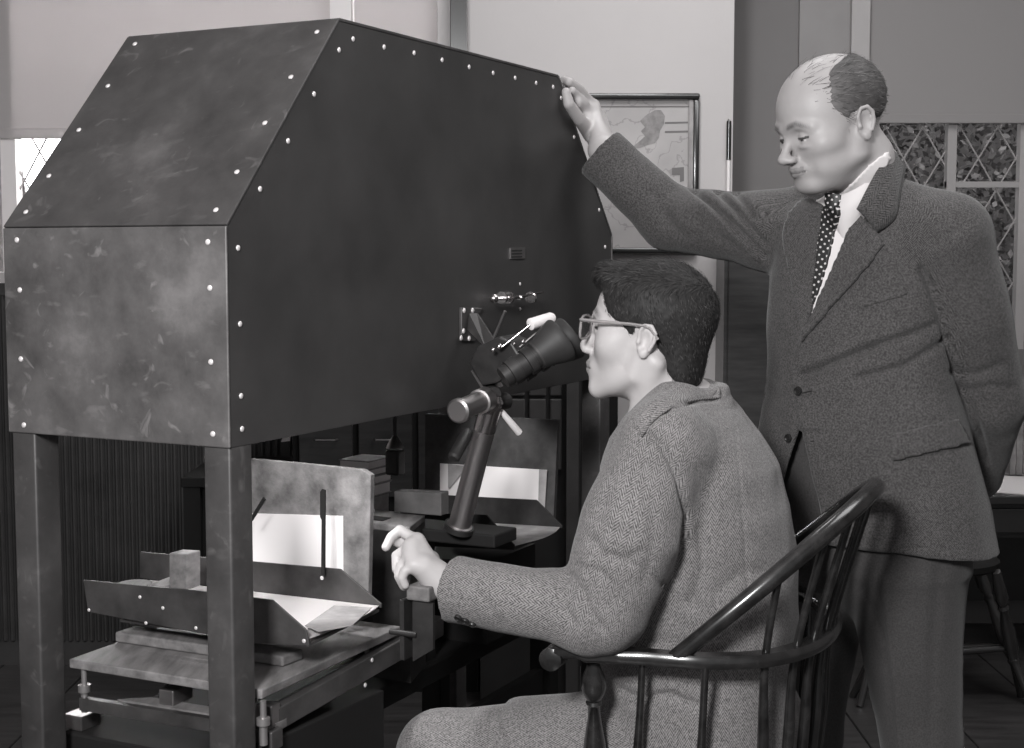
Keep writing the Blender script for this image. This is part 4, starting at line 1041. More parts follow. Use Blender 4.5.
# ------------------------------------------------ a head, built in its own frame
def head_form(B, fr, h=0.0):
    """h = heaviness of the face: 0 young and lean, 1 full with jowls"""
    g = dict(fr=fr)
    B.ell((0, -.013, .035), (.0745, .0965, .0800), **g)
    B.ell((0, .024, .000), (.0615 + .003 * h, .058, .090), k=.020, **g)
    B.ell((0, .028, -.058), (.052 + .008 * h, .054, .055), k=.020, **g)
    B.ball((0, .066, -.099), .0185, k=.018, **g)
    for sx in (-1, 1):
        B.chain([(sx * .056, -.012, -.030), (sx * (.053 + .001 * h), .000, -.068), (sx * .018, .066, -.101)], [.016, .0165 + .003 * h, .014], k=.020, **g)
        B.ball((sx * .045, .048, -.024), .0185 + .004 * h, k=.034, **g)
        B.chain([(sx * .010, .079, .0185), (sx * .028, .0775, .0215), (sx * .046, .062, .0145)], [.0085, .0085, .0075], k=.012, **g)
        if h > .3: B.ell((sx * .040, .040, -.072), (.022, .030, .026), k=.022, **g)
        # orbit, eyeball, lids
        B.ball((sx * .0325, .0925, -.0005), .0165, k=.012, op='s', **g)
        B.ball((sx * .0315, .0668, -.0015), .0124, k=.001, **g)
        c = np.array([sx * .0315, .0668, -.0015])
        def lid(p, c=c, top=True, hh=h):
            q = p - c; d = np.sqrt((q * q).sum(-1)) - .0139
            pl = ((.0020 - .0022 * hh) - q[..., 2] + .10 * 0) if top else (q[..., 2] + .0055)
            return np.maximum(np.maximum(d, pl), -(q[..., 1] + .004))
        B.add(lid, c - .016, c + .016, .0022, 'u', fr); B.add(lambda p, L=lid: L(p, top=False), c - .016, c + .016, .0022, 'u', fr)
        # wing of the nose, nostril
        B.ell((sx * .0125, .0935, -.0395), (.0065, .0100, .0070), k=.007, **g)
        # ear
        e = Frame(fr.world((sx * .0735, -.018, -.008)), fr.R[0] * sx * 1.0 + fr.R[1] * -.0 , fr.R[2] + fr.R[1] * -.18, fr.s * .87)
        # e: y out of the head, x along the head (forward or back), z up the ear
        w = 1 if (e.R[0] @ fr.R[1]) > 0 else -1
        B.ell((0, .002, 0), (.0175, .0065, .0300), k=.006, fr=e)
        B.ell((w * .003, .0085, -.001), (.0095, .0065, .0165), k=.004, op='s', fr=e)
        hel = [(w * .013, .004, -.004), (w * .0165, .006, .012), (w * .010, .009, .0270), (w * -.004, .0105, .0290), (w * -.0145, .0105, .018), (w * -.0160, .0100, .002), (w * -.011, .0085, -.015)]
        B.chain(hel, [.0028, .0032, .0036, .0038, .0038, .0036, .0036], k=.0035, fr=e)
        B.ell((w * -.001, .006, -.0255), (.0078, .0048, .0085), k=.005, fr=e)
        B.ball((w * .0135, .0055, -.007), .0042, k=.004, fr=e)
    if h > .3:
        for sx in (-1, 1):
            B.chain([(sx * .0185, .0880, -.0400), (sx * .0275, .0790, -.0560), (sx * .0335, .0700, -.0760)], [.0020, .0034, .0018], k=.005, op='s', **g)
            B.ell((sx * .0315, .0745, -.0170), (.012, .008, .0040), k=.008, **g)
    # nose
    B.chain([(0, .0780, .010), (0, .0905, -.012), (0, .0985 + .003 * h, -.0310)], [.0065, .0070, .0085], k=.012, **g)
    B.ball((0, .0985 + .003 * h, -.0352), .0095 + .001 * h, k=.008, **g)
    B.ell((0, .090, -.0430), (.0065, .0125, .0045), k=.006, **g)
    for sx in (-1, 1): B.ell((sx * .0065, .0955, -.0462), (.0034, .0052, .0028), k=.002, op='s', **g)
    # mouth
    B.ell((0, .070, -.067), (.030, .0215, .0235), k=.014, **g)
    for sx in (-1, 1):
        B.chain([(0, .0905, -.0628), (sx * .010, .0890, -.0622), (sx * .0225, .0785, -.0672)], [.0046, .0044, .0022], k=.005, **g)
        B.chain([(0, .0885, -.0728), (sx * .010, .0868, -.0725), (sx * .0205, .0785, -.0685)], [.0054, .0050, .0022], k=.005, **g)
        B.chain([(0, .0970, -.0678), (sx * .012, .0935, -.0678), (sx * .0250, .0815, -.0690)], [.0016, .0014, .0012], k=.0022, op='s', **g)
def head_tone(P, fr, base, brow=0.06, hair_fn=None, h=0.0):
    p = fr.loc(P); x, y, z = np.abs(p[:, 0]), p[:, 1], p[:, 2]; t = np.full(len(P), base)
    inhead = (np.abs(z) < .14) & (np.abs(y) < .14) & (x < .11)
    def mask(d, w): return np.clip(1 - d / w, 0, 1)
    lips = inhead & (y > .074) & (x < .0235) & (z < -.0575) & (z > -.0795 + x * .25)
    t[lips] = base * .66
    t[inhead & (y > .07) & (x < .024) & (np.abs(z + .0682 + x * .04) < .0012)] = base * .3
    t[inhead & (y > .085) & (np.abs(x - .0065) < .004) & (z < -.0435) & (z > -.0485)] = base * .2
    bz = .0255 - .0035 * h + .004 * np.clip((x - .012) / .02, 0, 1) - .012 * np.clip((x - .034) / .02, 0, 1)
    bw = np.clip(1.25 - np.abs(z - bz) / .0052, 0, 1) * np.clip((x - .008) / .008, 0, 1) * np.clip((.056 - x) / .016, 0, 1) * (inhead & (y > .04)) * (.75 + .25 * np.sin(x * 2600 + z * 900))
    t = t + (brow - t) * np.clip(bw, 0, 1)
    c = np.stack([x - .0315, y - .0668, z + .0015], 1); r = np.linalg.norm(c, axis=1)
    eye = inhead & (r < .01285) & (c[:, 1] > .002)
    t[eye] = .62; rad = np.hypot(c[:, 0], c[:, 2] + .0022); t[eye & (rad < .0058)] = .09; t[eye & (rad < .0026)] = .01
    lash = inhead & (np.abs(r - .0139) < .0016) & (c[:, 1] > .002) & (c[:, 2] > -.001) & (c[:, 2] < .0038); t[lash] = .06
    if hair_fn is not None: t = hair_fn(p, t, inhead)
    return t
def hand_form(B, wrist, fingers, thumb, rf, rp=.0125, k=.009):
    """fingers: lists of joints from the knuckle to the tip; the palm is webbed from wrist to knuckles"""
    for q in fingers:
        B.chain([wrist, wrist.lerp(q[0], .5), q[0]], [.0185, .0150, rp], k=.012)
    for i in range(len(fingers) - 1):
        B.chain([fingers[i][0], fingers[i + 1][0]], [.0098, .0098], k=.010)
    for q, r in zip(fingers, rf):
        B.chain(q, [r * 1.12] + [r * 1.04 - .0008 * i for i in range(1, len(q) - 1)] + [r * .82], k=k * .35)
    B.chain(thumb, [.0165] + [.0125, .0110, .0088][:len(thumb) - 1], k=.010)
def strip(name, inner, outer, m, parent, bulge=.004, thick=.005, nu=6):
    """rolled strip of cloth between two edges"""
    a = spline(inner, 6); b = spline(outer, 6); n = min(len(a), len(b)); b2 = MB(); rows = []
    for i in range(n):
        p, q = a[int(i * (len(a) - 1) / (n - 1))], b[int(i * (len(b) - 1) / (n - 1))]; o = (Vector((0, 0, EYE)) - p).normalized() + Vector((0, 0, .6))
        rows.append([b2.bm.verts.new(p.lerp(q, t / nu) + o * bulge * math.sin(PI * t / nu)) for t in range(nu + 1)])
    uvl = b2.bm.loops.layers.uv.new('weave')
    for i in range(n - 1):
        for t in range(nu):
            f = b2.bm.faces.new((rows[i][t], rows[i][t + 1], rows[i + 1][t + 1], rows[i + 1][t]))
            for lp, (u, v) in zip(f.loops, ((t, i), (t + 1, i), (t + 1, i + 1), (t, i + 1))): lp[uvl].uv = (u * .006, v * .007)
    me = bpy.data.meshes.new(name); bmesh.ops.recalc_face_normals(b2.bm, faces=b2.bm.faces); b2.bm.to_mesh(me); b2.bm.free()
    o = put(name, me, m, parent, True); md = o.modifiers.new('thick', 'SOLIDIFY'); md.thickness = thick; md.offset = 0; return o
# ================================================================== THE SEATED YOUNG MAN
FA = Vector((-.953, .302, 0)); LA = Vector((-.302, -.953, 0))      # facing, and his left (towards the camera)
HA_ = Frame(at(646, 332, 2.42), FA + Vector((0, 0, .10)), (0.0, 0, 1), 1.01)
man = thing('person', (0.33, 2.46, 0), 'seated young man in herringbone tweed and glasses peering into the eyepieces', 'person')
TA = lambda s: None
def sec(py, fr_, bk, w, Y=2.45): 
    c = at((fr_ + bk) / 2, py, Y); return (c, w, (bk - fr_) / 2 * Y / F_PX)
# --- body: one skin from head to feet
B = Body()
head_form(B, HA_, 0.0)
hw = lambda p: Vector(HA_.world(p))
nb = at(684, 412, 2.45)
B.chain([hw((0, -.022, -.050)), hw((0, -.044, -.105)), nb], [.054, .054, .060], k=.022)
for sx in (-1, 1): B.chain([hw((sx * .058, -.035, -.045)), hw((sx * .02, .010, -.165))], [.012, .010], k=.02)
sh_n, sh_f = at(664, 447, 2.275), at(712, 447, 2.63)
B.chain([sh_n, nb, sh_f], [.045, .055, .045], k=.03)
B.loft([sec(430, 650, 735, .13), sec(500, 622, 765, .15), sec(600, 620, 775, .14), sec(700, 625, 780, .15)], LA, FA, k=.03)
el_n, cuff_n = at(605, 610, 2.245), at(452, 588, 2.315)
wr_n = at(438, 577, 2.325)
B.chain([sh_n, el_n], [.043, .036], k=.02); B.chain([el_n, cuff_n, wr_n], [.036, .026, .0225], k=.012)
el_f, wr_f = at(598, 612, 2.70), at(548, 603, 2.72)
B.chain([sh_f, el_f], [.043, .036], k=.02); B.chain([el_f, wr_f], [.036, .024], k=.01)
# near hand: loosely curled over the wooden handle
D_ = lambda px, py, Y=2.33: at(px, py, Y)
fingers = [[D_(417, 541, 2.352), D_(400, 530, 2.362), D_(391, 537, 2.358), D_(386, 547, 2.352)],
           [D_(411, 547, 2.336), D_(397, 556, 2.338), D_(397, 569, 2.330), D_(405, 582, 2.324)],
           [D_(411, 556, 2.322), D_(401, 566, 2.318), D_(399, 576, 2.312), D_(404, 586, 2.312)],
           [D_(414, 565, 2.308), D_(405, 571, 2.302), D_(402, 578, 2.300), D_(405, 585, 2.302)]]
thumb = [D_(430, 560, 2.362), D_(416, 552, 2.372), D_(405, 544, 2.374), D_(396, 541, 2.370)]
hand_form(B, wr_n, fingers, thumb, [.0090, .0096, .0094, .0086], rp=.0135)
B.chain([wr_n - Z3 * .010, D_(424, 567, 2.312)], [.023, .0165], k=.012)
# far hand rests out of sight behind the near forearm
w2 = wr_f; fx = FA * .055; far_f = [[w2 + fx * 1.5 + LA * o - Z3 * .005, w2 + fx * 2.2 + LA * o - Z3 * .012, w2 + fx * 2.6 + LA * o * .9 - Z3 * .03, w2 + fx * 2.6 + LA * o * .8 - Z3 * .05] for o in (.032, .011, -.010, -.030)]
hand_form(B, w2, far_f, [w2 + fx * .6 + LA * .03, w2 + fx * 1.1 + LA * .05 - Z3 * .01, w2 + fx * 1.5 + LA * .05 - Z3 * .02], [.008, .0084, .008, .007])
# legs
hp_n, kn_n = at(728, 748, 2.385), at(440, 754, 2.45)
hp_f = hp_n - LA * .18 - Z3 * .010; kn_f = kn_n - LA * .17 - Z3 * .055 - FA * .03
an_n = Vector((kn_n.x + .02, kn_n.y - .01, .09)); an_f = Vector((kn_f.x + .06, kn_f.y - .02, .09))
for hp_, kn_, an_ in ((hp_n, kn_n, an_n), (hp_f, kn_f, an_f)):
    B.chain([hp_, kn_], [.070, .050], k=.03); B.chain([kn_, kn_.lerp(an_, .3), an_], [.050, .047, .034], k=.01)
    B.chain([an_ - Z3 * .045, an_ - Z3 * .055 + FA * .14], [.030, .026], k=.01)
B.chain([hp_n, hp_f], [.08, .08], k=.03)
axs = (axis(-.30, .62, .008, ((-.215, -.10, .0018), (.11, .35, .0021))), axis(2.14, 2.92, .008, ((2.285, 2.39, .0018), (2.315, 2.54, .0021))), axis(0.0, 1.40, .008, ((.82, .93, .0018), (1.08, 1.39, .0021))))
V, Q = nets(B.grow(axs), axs); V = smooth(V, Q, 1, .35)
def hairA(p, t, inh):
    return t
tA = head_tone(V, HA_, .47, .08)
skinA = skin_mesh('body', V, Q, 'skin', man, tA)
# --- hair: cropped shell with short strands
ZY = np.array([[-.13, -.088], [-.075, -.082], [-.052, -.060], [-.036, -.030], [-.026, .012], [.002, .014], [.008, -.014], [.020, -.010], [.028, .010], [.044, .018], [.056, .026], [.064, .046], [.072, .062], [.12, .066]])
def hairline(p): return np.interp(p[..., 1], ZY[:, 0], ZY[:, 1])
Hb = Body()
def shell(p):
    q = p - np.array([0, -.0145, .038]); r = np.array([.0790, .1035, .0850])
    k0 = np.sqrt(((q / r) ** 2).sum(-1)); k1 = np.sqrt(((q / (r * r)) ** 2).sum(-1)) + 1e-9
    d = k0 * (k0 - 1) / k1
    tuft = np.sqrt((((p - np.array([0, .063, .087])) / np.array([.052, .034, .024])) ** 2).sum(-1)); d = smin(d, (tuft - 1) * .024, .02)
    nape = np.sqrt((((p - np.array([0, -.066, -.045])) / np.array([.054, .038, .052])) ** 2).sum(-1)); d = smin(d, (nape - 1) * .038, .035)
    line = (hairline(p) - p[..., 2]) * .75
    inner = np.sqrt((((p - np.array([0, -.013, .035])) / np.array([.068, .090, .074])) ** 2).sum(-1)); 
    d = -smin(-d, -line, .006)
    return np.maximum(d, -(inner - 1) * .07)
Hb.add(shell, (-.09, -.13, -.12), (.09, .11, .14), 0, 'u', HA_)
axh = (axis(.10, .38, .0024), axis(2.30, 2.55, .0024), axis(1.10, 1.39, .0024))
HVv, HQ = nets(Hb.grow(axh), axh); HVv = smooth(HVv, HQ, 1, .4); HN = vnormals(HVv, HQ)
HVv = HVv + HN * (vnoise(HVv, 160, 2) * .0005 + vnoise(HVv, 60, 3) * .0006)[:, None]
hair = skin_mesh('hair', HVv, HQ, 'hair_tone', man, .016 + .012 * (vnoise(HVv, 240, 4) + 1) / 2)
def strands(name, V, N, fr, parent, count, flow, length, keep, tones, width=.00045, lift=.35, seed=1):
    r = np.random.RandomState(seed); ok = np.where(keep(fr.loc(V)))[0]; pick = r.choice(ok, count); P = V[pick]; n = N[pick]
    p = fr.loc(P); d = flow(p) @ fr.R; d = d - n * (d * n).sum(1)[:, None]; d /= np.linalg.norm(d, axis=1, keepdims=True) + 1e-9
    d = d + n * lift + r.normal(0, .22, d.shape); d /= np.linalg.norm(d, axis=1, keepdims=True)
    ln = length(p) * r.uniform(.65, 1.25, count); sd_ = np.cross(d, n + r.normal(0, .3, n.shape)); sd_ /= np.linalg.norm(sd_, axis=1, keepdims=True) + 1e-9
    P = P + r.normal(0, .0010, P.shape) - n * .001
    pts = []
    for t, w in ((0, 1), (.5, .9), (1, .35)):
        c = P + d * (ln * t)[:, None] - n * (ln * t * t * .30)[:, None]; pts += [c - sd_ * width * w, c + sd_ * width * w]
    A = np.stack(pts, 1).reshape(-1, 3); i = np.arange(count)[:, None] * 6
    Qs = np.concatenate([i + np.array([[0, 1, 3, 2]]), i + np.array([[2, 3, 5, 4]])], 0)
    tn = np.repeat(r.choice(tones, count), 6); return skin_mesh(name, A, Qs, 'hair_tone', parent, tn, kind='stuff')
def flowA(p):
    top = np.clip((p[:, 2] - .055) / .05, 0, 1)[:, None]; side = np.array([0, -.35, -.95]); up = np.stack([p[:, 0] * 2, np.full(len(p), .95), np.full(len(p), .12)], 1)
    return up * top + side * (1 - top)
strands('hair_strand', HVv, HN, HA_, hair, 22000, flowA, lambda p: .0075 + .007 * np.clip((p[:, 2] - .04) / .06, 0, 1), lambda p: (p[:, 0] < .075) & (p[:, 2] > hairline(p) + .001), [.012, .018, .026, .036, .05, .065], .00038, .42)
# --- jacket
J = Body()
J.loft([sec(385, 655, 715, .085), sec(398, 640, 728, .120), sec(415, 626, 744, .165), sec(435, 614, 759, .195), sec(465, 604, 776, .208), sec(505, 597, 789, .208), sec(560, 594, 797, .196),
        sec(620, 596, 798, .186), sec(680, 600, 795, .192), sec(740, 606, 790, .192), sec(775, 612, 785, .19)], LA, FA, n=2.25)
J.chain([at(672, 416, 2.36), sh_n], [.055, .066], k=.03); J.chain([at(700, 416, 2.53), sh_f], [.055, .066], k=.03)
um = at(630, 530, 2.25)
J.chain([sh_n, um, el_n, at(588, 618, 2.245)], [.072, .083, .069, .060], k=.028)
fm_ = at(528, 602, 2.265); ce = at(447, 588, 2.318)
J.chain([el_n, fm_, ce], [.062, .0565, .0535], k=.018)
J.chain([sh_f, el_f], [.066, .055], k=.028); J.chain([el_f, wr_f], [.055, .04], k=.015)
J.chain([hp_n + Z3 * .012, at(625, 750, 2.41), at(528, 752, 2.43)], [.106, .102, .095], k=.03)
J.chain([hp_f + Z3 * .012, hp_f + FA * .12], [.104, .100], k=.03)
# collar roll round the neck
ncol = at(683, 402, 2.45)
ring = [ncol + FA * (.066 * math.cos(t)) + LA * (.078 * math.sin(t)) + Z3 * (-.014 * math.cos(t) + .012 - .006) for t in [PI * 2 * i / 20 for i in range(21)]]
J.chain(ring, [.0125] * 21, k=.006); J.chain([p - Z3 * .022 + (p - ncol) * .10 for p in ring], [.0135] * 21, k=.008)
cd_ = (ce - fm_).normalized()
J.cut(at(451, 589, 2.315), cd_, at(451, 589, 2.315) - Vector((.075, .075, .075)), at(451, 589, 2.315) + Vector((.075, .075, .075)))
J.chain([fm_.lerp(ce, .62), ce + cd_ * .05], [.030, .047], op='s', k=.002)
J.chain([ncol - Z3 * .01, ncol + Z3 * .10], [.050, .060], op='s', k=.004)
hem = at(494, 748, 2.41); J.cut(hem, FA * 1.0 + Vector((0, 0, .1)), hem - Vector((.14, .2, .25)), hem + Vector((.10, .3, .15)))
axj = (axis(-.13, .56, .0042), axis(2.12, 2.84, .0042), axis(.42, 1.19, .0042))
V, Q = nets(J.grow(axj), axj); V = smooth(V, Q, 2, .5); N_ = vnormals(V, Q)
V = V + N_ * (vnoise(V, 17, 5) * .0028 + vnoise(V * np.array([1, 1, .6]), 34, 6) * .0016)[:, None]
N_ = vnormals(V, Q)
V = groove(V, N_, [
    ([(676, 580), (684, 552), (688, 515), (678, 478), (662, 446), (648, 434)], 3.2, .010),        # line where the sleeve lies on the back
    ([(566, 575), (560, 590), (563, 608), (574, 622)], 4, .006), ([(572, 577), (582, 592), (590, 612), (603, 630)], 4.5, .006),
    ([(577, 566), (600, 572), (612, 585), (618, 600)], 4, .005), ([(548, 574), (540, 596), (546, 620)], 5, .003),
    ([(590, 540), (606, 556), (626, 560), (640, 553)], 5, .004), ([(596, 515), (612, 530), (632, 534)], 6, .003),
    ([(476, 585), (488, 608), (502, 624)], 5, .003), ([(585, 566), (575, 600), (583, 640)], 5, -.003),
    ([(700, 470), (706, 520), (700, 570), (690, 600)], 7, .0035), ([(720, 590), (740, 575), (766, 570)], 7, .003), ([(648, 640), (690, 645), (742, 630)], 6, .003),
    ([(690, 600), (715, 622), (750, 628)], 7, .003), ([(620, 690), (640, 700), (668, 696), (700, 706)], 4, .007), ([(632, 705), (650, 695), (675, 694)], 4, .004),
    ([(722, 390), (716, 398), (690, 402), (660, 412), (640, 430)], 2.4, .008), ([(735, 420), (742, 500), (748, 600)], 2.0, .0015),
    ([(505, 748), (495, 720), (510, 700)], 3, .003)])
N_ = vnormals(V, Q); V = groove(V, N_, [([(640, 470), (652, 500), (655, 540), (645, 580)], 7, .004), ([(612, 480), (600, 520), (596, 555)], 6, .003), ([(700, 530), (704, 570), (692, 606)], 4, .005), ([(668, 590), (640, 566), (610, 556)], 4, .004)])
uvA = weave_uv(V, Q, [(sh_n, el_n, .07, LA), (el_n, ce, .055, (0, -.3, -1)), (at(700, 780, 2.45), at(690, 400, 2.45), .19, FA), (hp_n, at(528, 752, 2.415), .10, (0, .4, -1)), (sh_f, el_f, .06, LA)])
jackA = skin_mesh('jacket', V, Q, 'light_tweed', man, None, uvA)
bvhA = BVHTree.FromPolygons(V.tolist(), Q.tolist())
def surf(bvh, px, py):
    r = ray(px, py).normalized(); h = bvh.ray_cast(Vector((0, 0, EYE)), r); return h[0], h[1]
for p in ((458.5, 617), (465.5, 620), (472.5, 623.5)):
    c, n = surf(bvhA, *p)
    if c: MB().lathe(c - n * .001, c + n * .005, [(0, .0062), (.6, .0064), (.9, .0058), (.92, .0042), (.75, .0035)], 16).build('cuff_button', 'button_horn', jackA, smooth=True)
def hA(px, py, dz=.004):
    h = bvhA.ray_cast(Vector((0, 0, EYE)), ray(px, py).normalized()); return h[0] + (Vector((0, 0, EYE)) - h[0]).normalized() * dz
strip('collar_leaf', [hA(*p, .006) for p in ((719, 389), (704, 380), (688, 381), (668, 391), (650, 404), (636, 420))], [hA(*p, .003) for p in ((720, 398), (706, 399), (688, 402), (670, 409), (654, 421), (642, 437))], 'light_tweed', jackA, .003, .005)
# --- trousers
Tz = Body()
for hp_, kn_, an_ in ((hp_n, kn_n, an_n), (hp_f, kn_f, an_f)):
    Tz.chain([hp_, hp_.lerp(kn_, .55), kn_], [.096, .090, .073], k=.03)
    Tz.chain([kn_, kn_.lerp(an_, .35), an_], [.073, .075, .066], k=.02)
    Tz.cut(an_ - Z3 * .03, (0, 0, -1), an_ - Vector((.1, .1, .14)), an_ + Vector((.1, .1, 0)))
Tz.chain([hp_n, hp_f], [.10, .10], k=.04)
axt = (axis(-.34, .52, .0055), axis(2.24, 2.84, .0055), axis(.02, .68, .0055))
V, Q = nets(Tz.grow(axt), axt); V = smooth(V, Q, 2, .5); N_ = vnormals(V, Q)
V = V + N_ * (vnoise(V, 16, 8) * .004)[:, None]; N_ = vnormals(V, Q)
V = groove(V, N_, [([(462, 748), (452, 728), (430, 722)], 5, .005), ([(476, 748), (470, 722), (476, 706)], 4, .004), ([(400, 745), (425, 735), (445, 745)], 5, .003)])
skin_mesh('trousers', V, Q, 'light_tweed', man, None, weave_uv(V, Q, [(hp_n, kn_n, .09, (0, .3, -1)), (kn_n, an_n, .07, -FA), (hp_f, kn_f, .09, (0, .3, -1)), (kn_f, an_f, .07, -FA)]))
for an_ in (an_n, an_f):
    sB = Body(); a0 = an_ - Z3 * .052 - FA * .03
    sB.chain([a0, a0 + FA * .09, a0 + FA * .19], [.038, .040, .032], flat=None); sB.cut((0, 0, .003), (0, 0, -1), a0 - Vector((.4, .3, .1)), a0 + Vector((.3, .3, -.035)))
    ax_ = (axis(a0.x - .27, a0.x + .1, .006), axis(a0.y - .1, a0.y + .15, .006), axis(-.02, .1, .006))
    v_, q_ = nets(sB.grow(ax_), ax_); v_[:, 2] = np.maximum(v_[:, 2], .002); skin_mesh('shoe', v_, q_, 'shoe_leather', man)
# --- glasses
gl = bpy.data.materials.new('clear_acrylic'); gl.use_nodes = True; b_ = gl.node_tree.nodes['Principled BSDF']
b_.inputs['Base Color'].default_value = tone(.55); b_.inputs['Roughness'].default_value = .12; b_.inputs['Transmission Weight'].default_value = .55; b_.inputs['IOR'].default_value = 1.3; MATS['clear_acrylic'] = gl
H2 = lambda *p: Vector(HA_.world(p))
gls = MB()
rim = lambda sx: [H2(sx * (.034 + .026 * math.copysign(abs(math.cos(t)) ** .65, math.cos(t))), .0965 - .004 * abs(math.cos(t)) * (1 if sx * math.cos(t) > 0 else 0), -.001 + .0195 * math.copysign(abs(math.sin(t)) ** .7, math.sin(t))) for t in [2 * PI * i / 28 for i in range(28)]]
for sx in (-1, 1): gls.tube(rim(sx), .0023, 8, closed=True)
gls.tube([H2(-.010, .0965, .006), H2(0, .0985, .008), H2(.010, .0965, .006)], .0023, 8)
gf = gls.build('spectacles', 'clear_acrylic', man, smooth=True)
for sx in (-1, 1):
    MB().tube(spline([H2(sx * .060, .0940, .012), H2(sx * .0745, .090, .013), H2(sx * .0800, .045, .0145), H2(sx * .0815, .0, .0155), H2(sx * .0830, -.022, .013), H2(sx * .083, -.038, -.004)], 5), .0024, 8, flat=1.5).build('temple_arm', 'clear_acrylic', gf, smooth=True)
    b = MB(); pts = rim(sx); b.prism([p + Vector(HA_.R[1]) * -.0008 for p in pts], Vector(HA_.R[1]) * .0015); b.build('lens', 'pane_glass', gf)
# ================================================================== THE STANDING MAN
GB = Vector((-.62, -.785, 0)).normalized(); LB = Vector((-GB.y, GB.x, 0))      # facing, and his left (towards the camera and right)
HS = Frame(at(830, 125, 2.683), Vector((-.945, -.33, -.36)), (0.05, 0, 1), 1.08, .80)
gent = thing('person', (0.66, 2.79, 0), 'balding standing man in tweed jacket and dotted tie resting a hand on the hood', 'person')
hs = lambda p: Vector(HS.world(p))
def secB(py, cx, a, b, Y=2.78): return (at(cx, py, Y), a * 1.05, b * 1.05)
B = Body(1.05)
head_form(B, HS, 1.0)
nk = at(866, 205, 2.772)
B.chain([hs((0, -.020, -.045)), hs((0, -.038, -.095)), nk], [.060, .060, .066], k=.024)
B.ell((0, .030, -.104), (.044, .048, .026), k=.025, fr=HS)
shl, shr = at(947, 238, 2.662), at(764, 231, 2.903)
B.chain([shl, nk - Z3 * .03, shr], [.045, .055, .045], k=.03)
B.loft([secB(240, 858, .14, .08), secB(330, 856, .15, .09), secB(450, 858, .15, .09), secB(540, 868, .15, .09)], LB, GB, k=.03)
elr, wrr = at(670, 218, 3.035), at(603, 150, 3.03)
B.chain([shr, elr], [.045, .038], k=.02); B.chain([elr, elr.lerp(wrr, .5), wrr], [.038, .034, .0285], k=.012)
ell_, wrl = at(990, 400, 2.75), at(962, 470, 2.94)
B.chain([shl, ell_], [.045, .038], k=.02); B.chain([ell_, wrl], [.036, .026], k=.012)
fg = [[at_w(593, 106, .000), at_w(579, 89, .004), at_w(569, 82, .010), at_w(564, 80, .028)],
      [at_w(594, 110, .018), at_w(579, 93, .022), at_w(569, 86, .026), at_w(564, 85, .044)],
      [at_w(596, 115, .034), at_w(581, 99, .038), at_w(571, 92, .042), at_w(566, 91, .058)],
      [at_w(599, 121, .050), at_w(585, 107, .054), at_w(576, 100, .058), at_w(571, 99, .072)]]
hand_form(B, wrr, fg, [at_w(591, 134, -.014), at_w(579, 119, -.020), at_w(569, 104, -.017), at_w(566, 92, -.013)], [.0102, .0102, .0096, .0084], rp=.0145)
B.chain([at_w(599, 138, -.004), at_w(585, 120, -.008), at_w(588, 108, .006)], [.021, .0175, .0165], k=.014)
B.chain([at_w(577, 103, -.006), at_w(589, 112, .0)], [.012, .016], k=.012)
B.chain([at_w(572, 91, -.003), at_w(582, 102, -.003)], [.0085, .0115], k=.010)
B.chain([wrr, at_w(596, 122, .02)], [.024, .024], k=.015)
wl_ = wrl; fl = [[wl_ - LB * (.05 + .0) + GB * -.02 + Z3 * (.03 - .02 * i), wl_ - LB * .09 - GB * .02 + Z3 * (.03 - .02 * i), wl_ - LB * .12 - GB * .01 + Z3 * (.028 - .02 * i)] for i in range(4)]
hand_form(B, wl_, fl, [wl_ - LB * .03 + Z3 * .02, wl_ - LB * .06 + Z3 * .05, wl_ - LB * .085 + Z3 * .06], [.009, .0092, .0088, .0078])
hl_, hr_ = at(905, 575, 2.73), at(812, 575, 2.87)
knl, knr = at(921, 738, 2.71), at(803, 738, 2.84)
anl, anr = Vector((knl.x + .03, knl.y + .04, .09)), Vector((knr.x - .02, knr.y + .03, .09))
for a, b_, c in ((hl_, knl, anl), (hr_, knr, anr)):
    B.chain([a, b_], [.075, .052], k=.03); B.chain([b_, b_.lerp(c, .3), c], [.052, .050, .036], k=.01)
    B.chain([c - Z3 * .045, c - Z3 * .055 + GB * .15], [.03, .026], k=.01)
B.chain([hl_ + Z3 * .05, hr_ + Z3 * .05], [.07, .07], k=.02)
axs = (axis(.07, 1.06, .009, ((.095, .245, .0020), (.46, .73, .0022))), axis(2.45, 3.3, .009, ((2.55, 2.81, .0022), (2.95, 3.12, .0020))), axis(0.0, 1.80, .009, ((1.42, 1.775, .0021),)))
V, Q = nets(B.grow(axs), axs); V = smooth(V, Q, 1, .35)
bodyB = skin_mesh('body', V, Q, 'skin', gent, head_tone(V, HS, .39, .07, None, 1.0))
bvhS = BVHTree.FromPolygons(V.tolist(), Q.tolist())
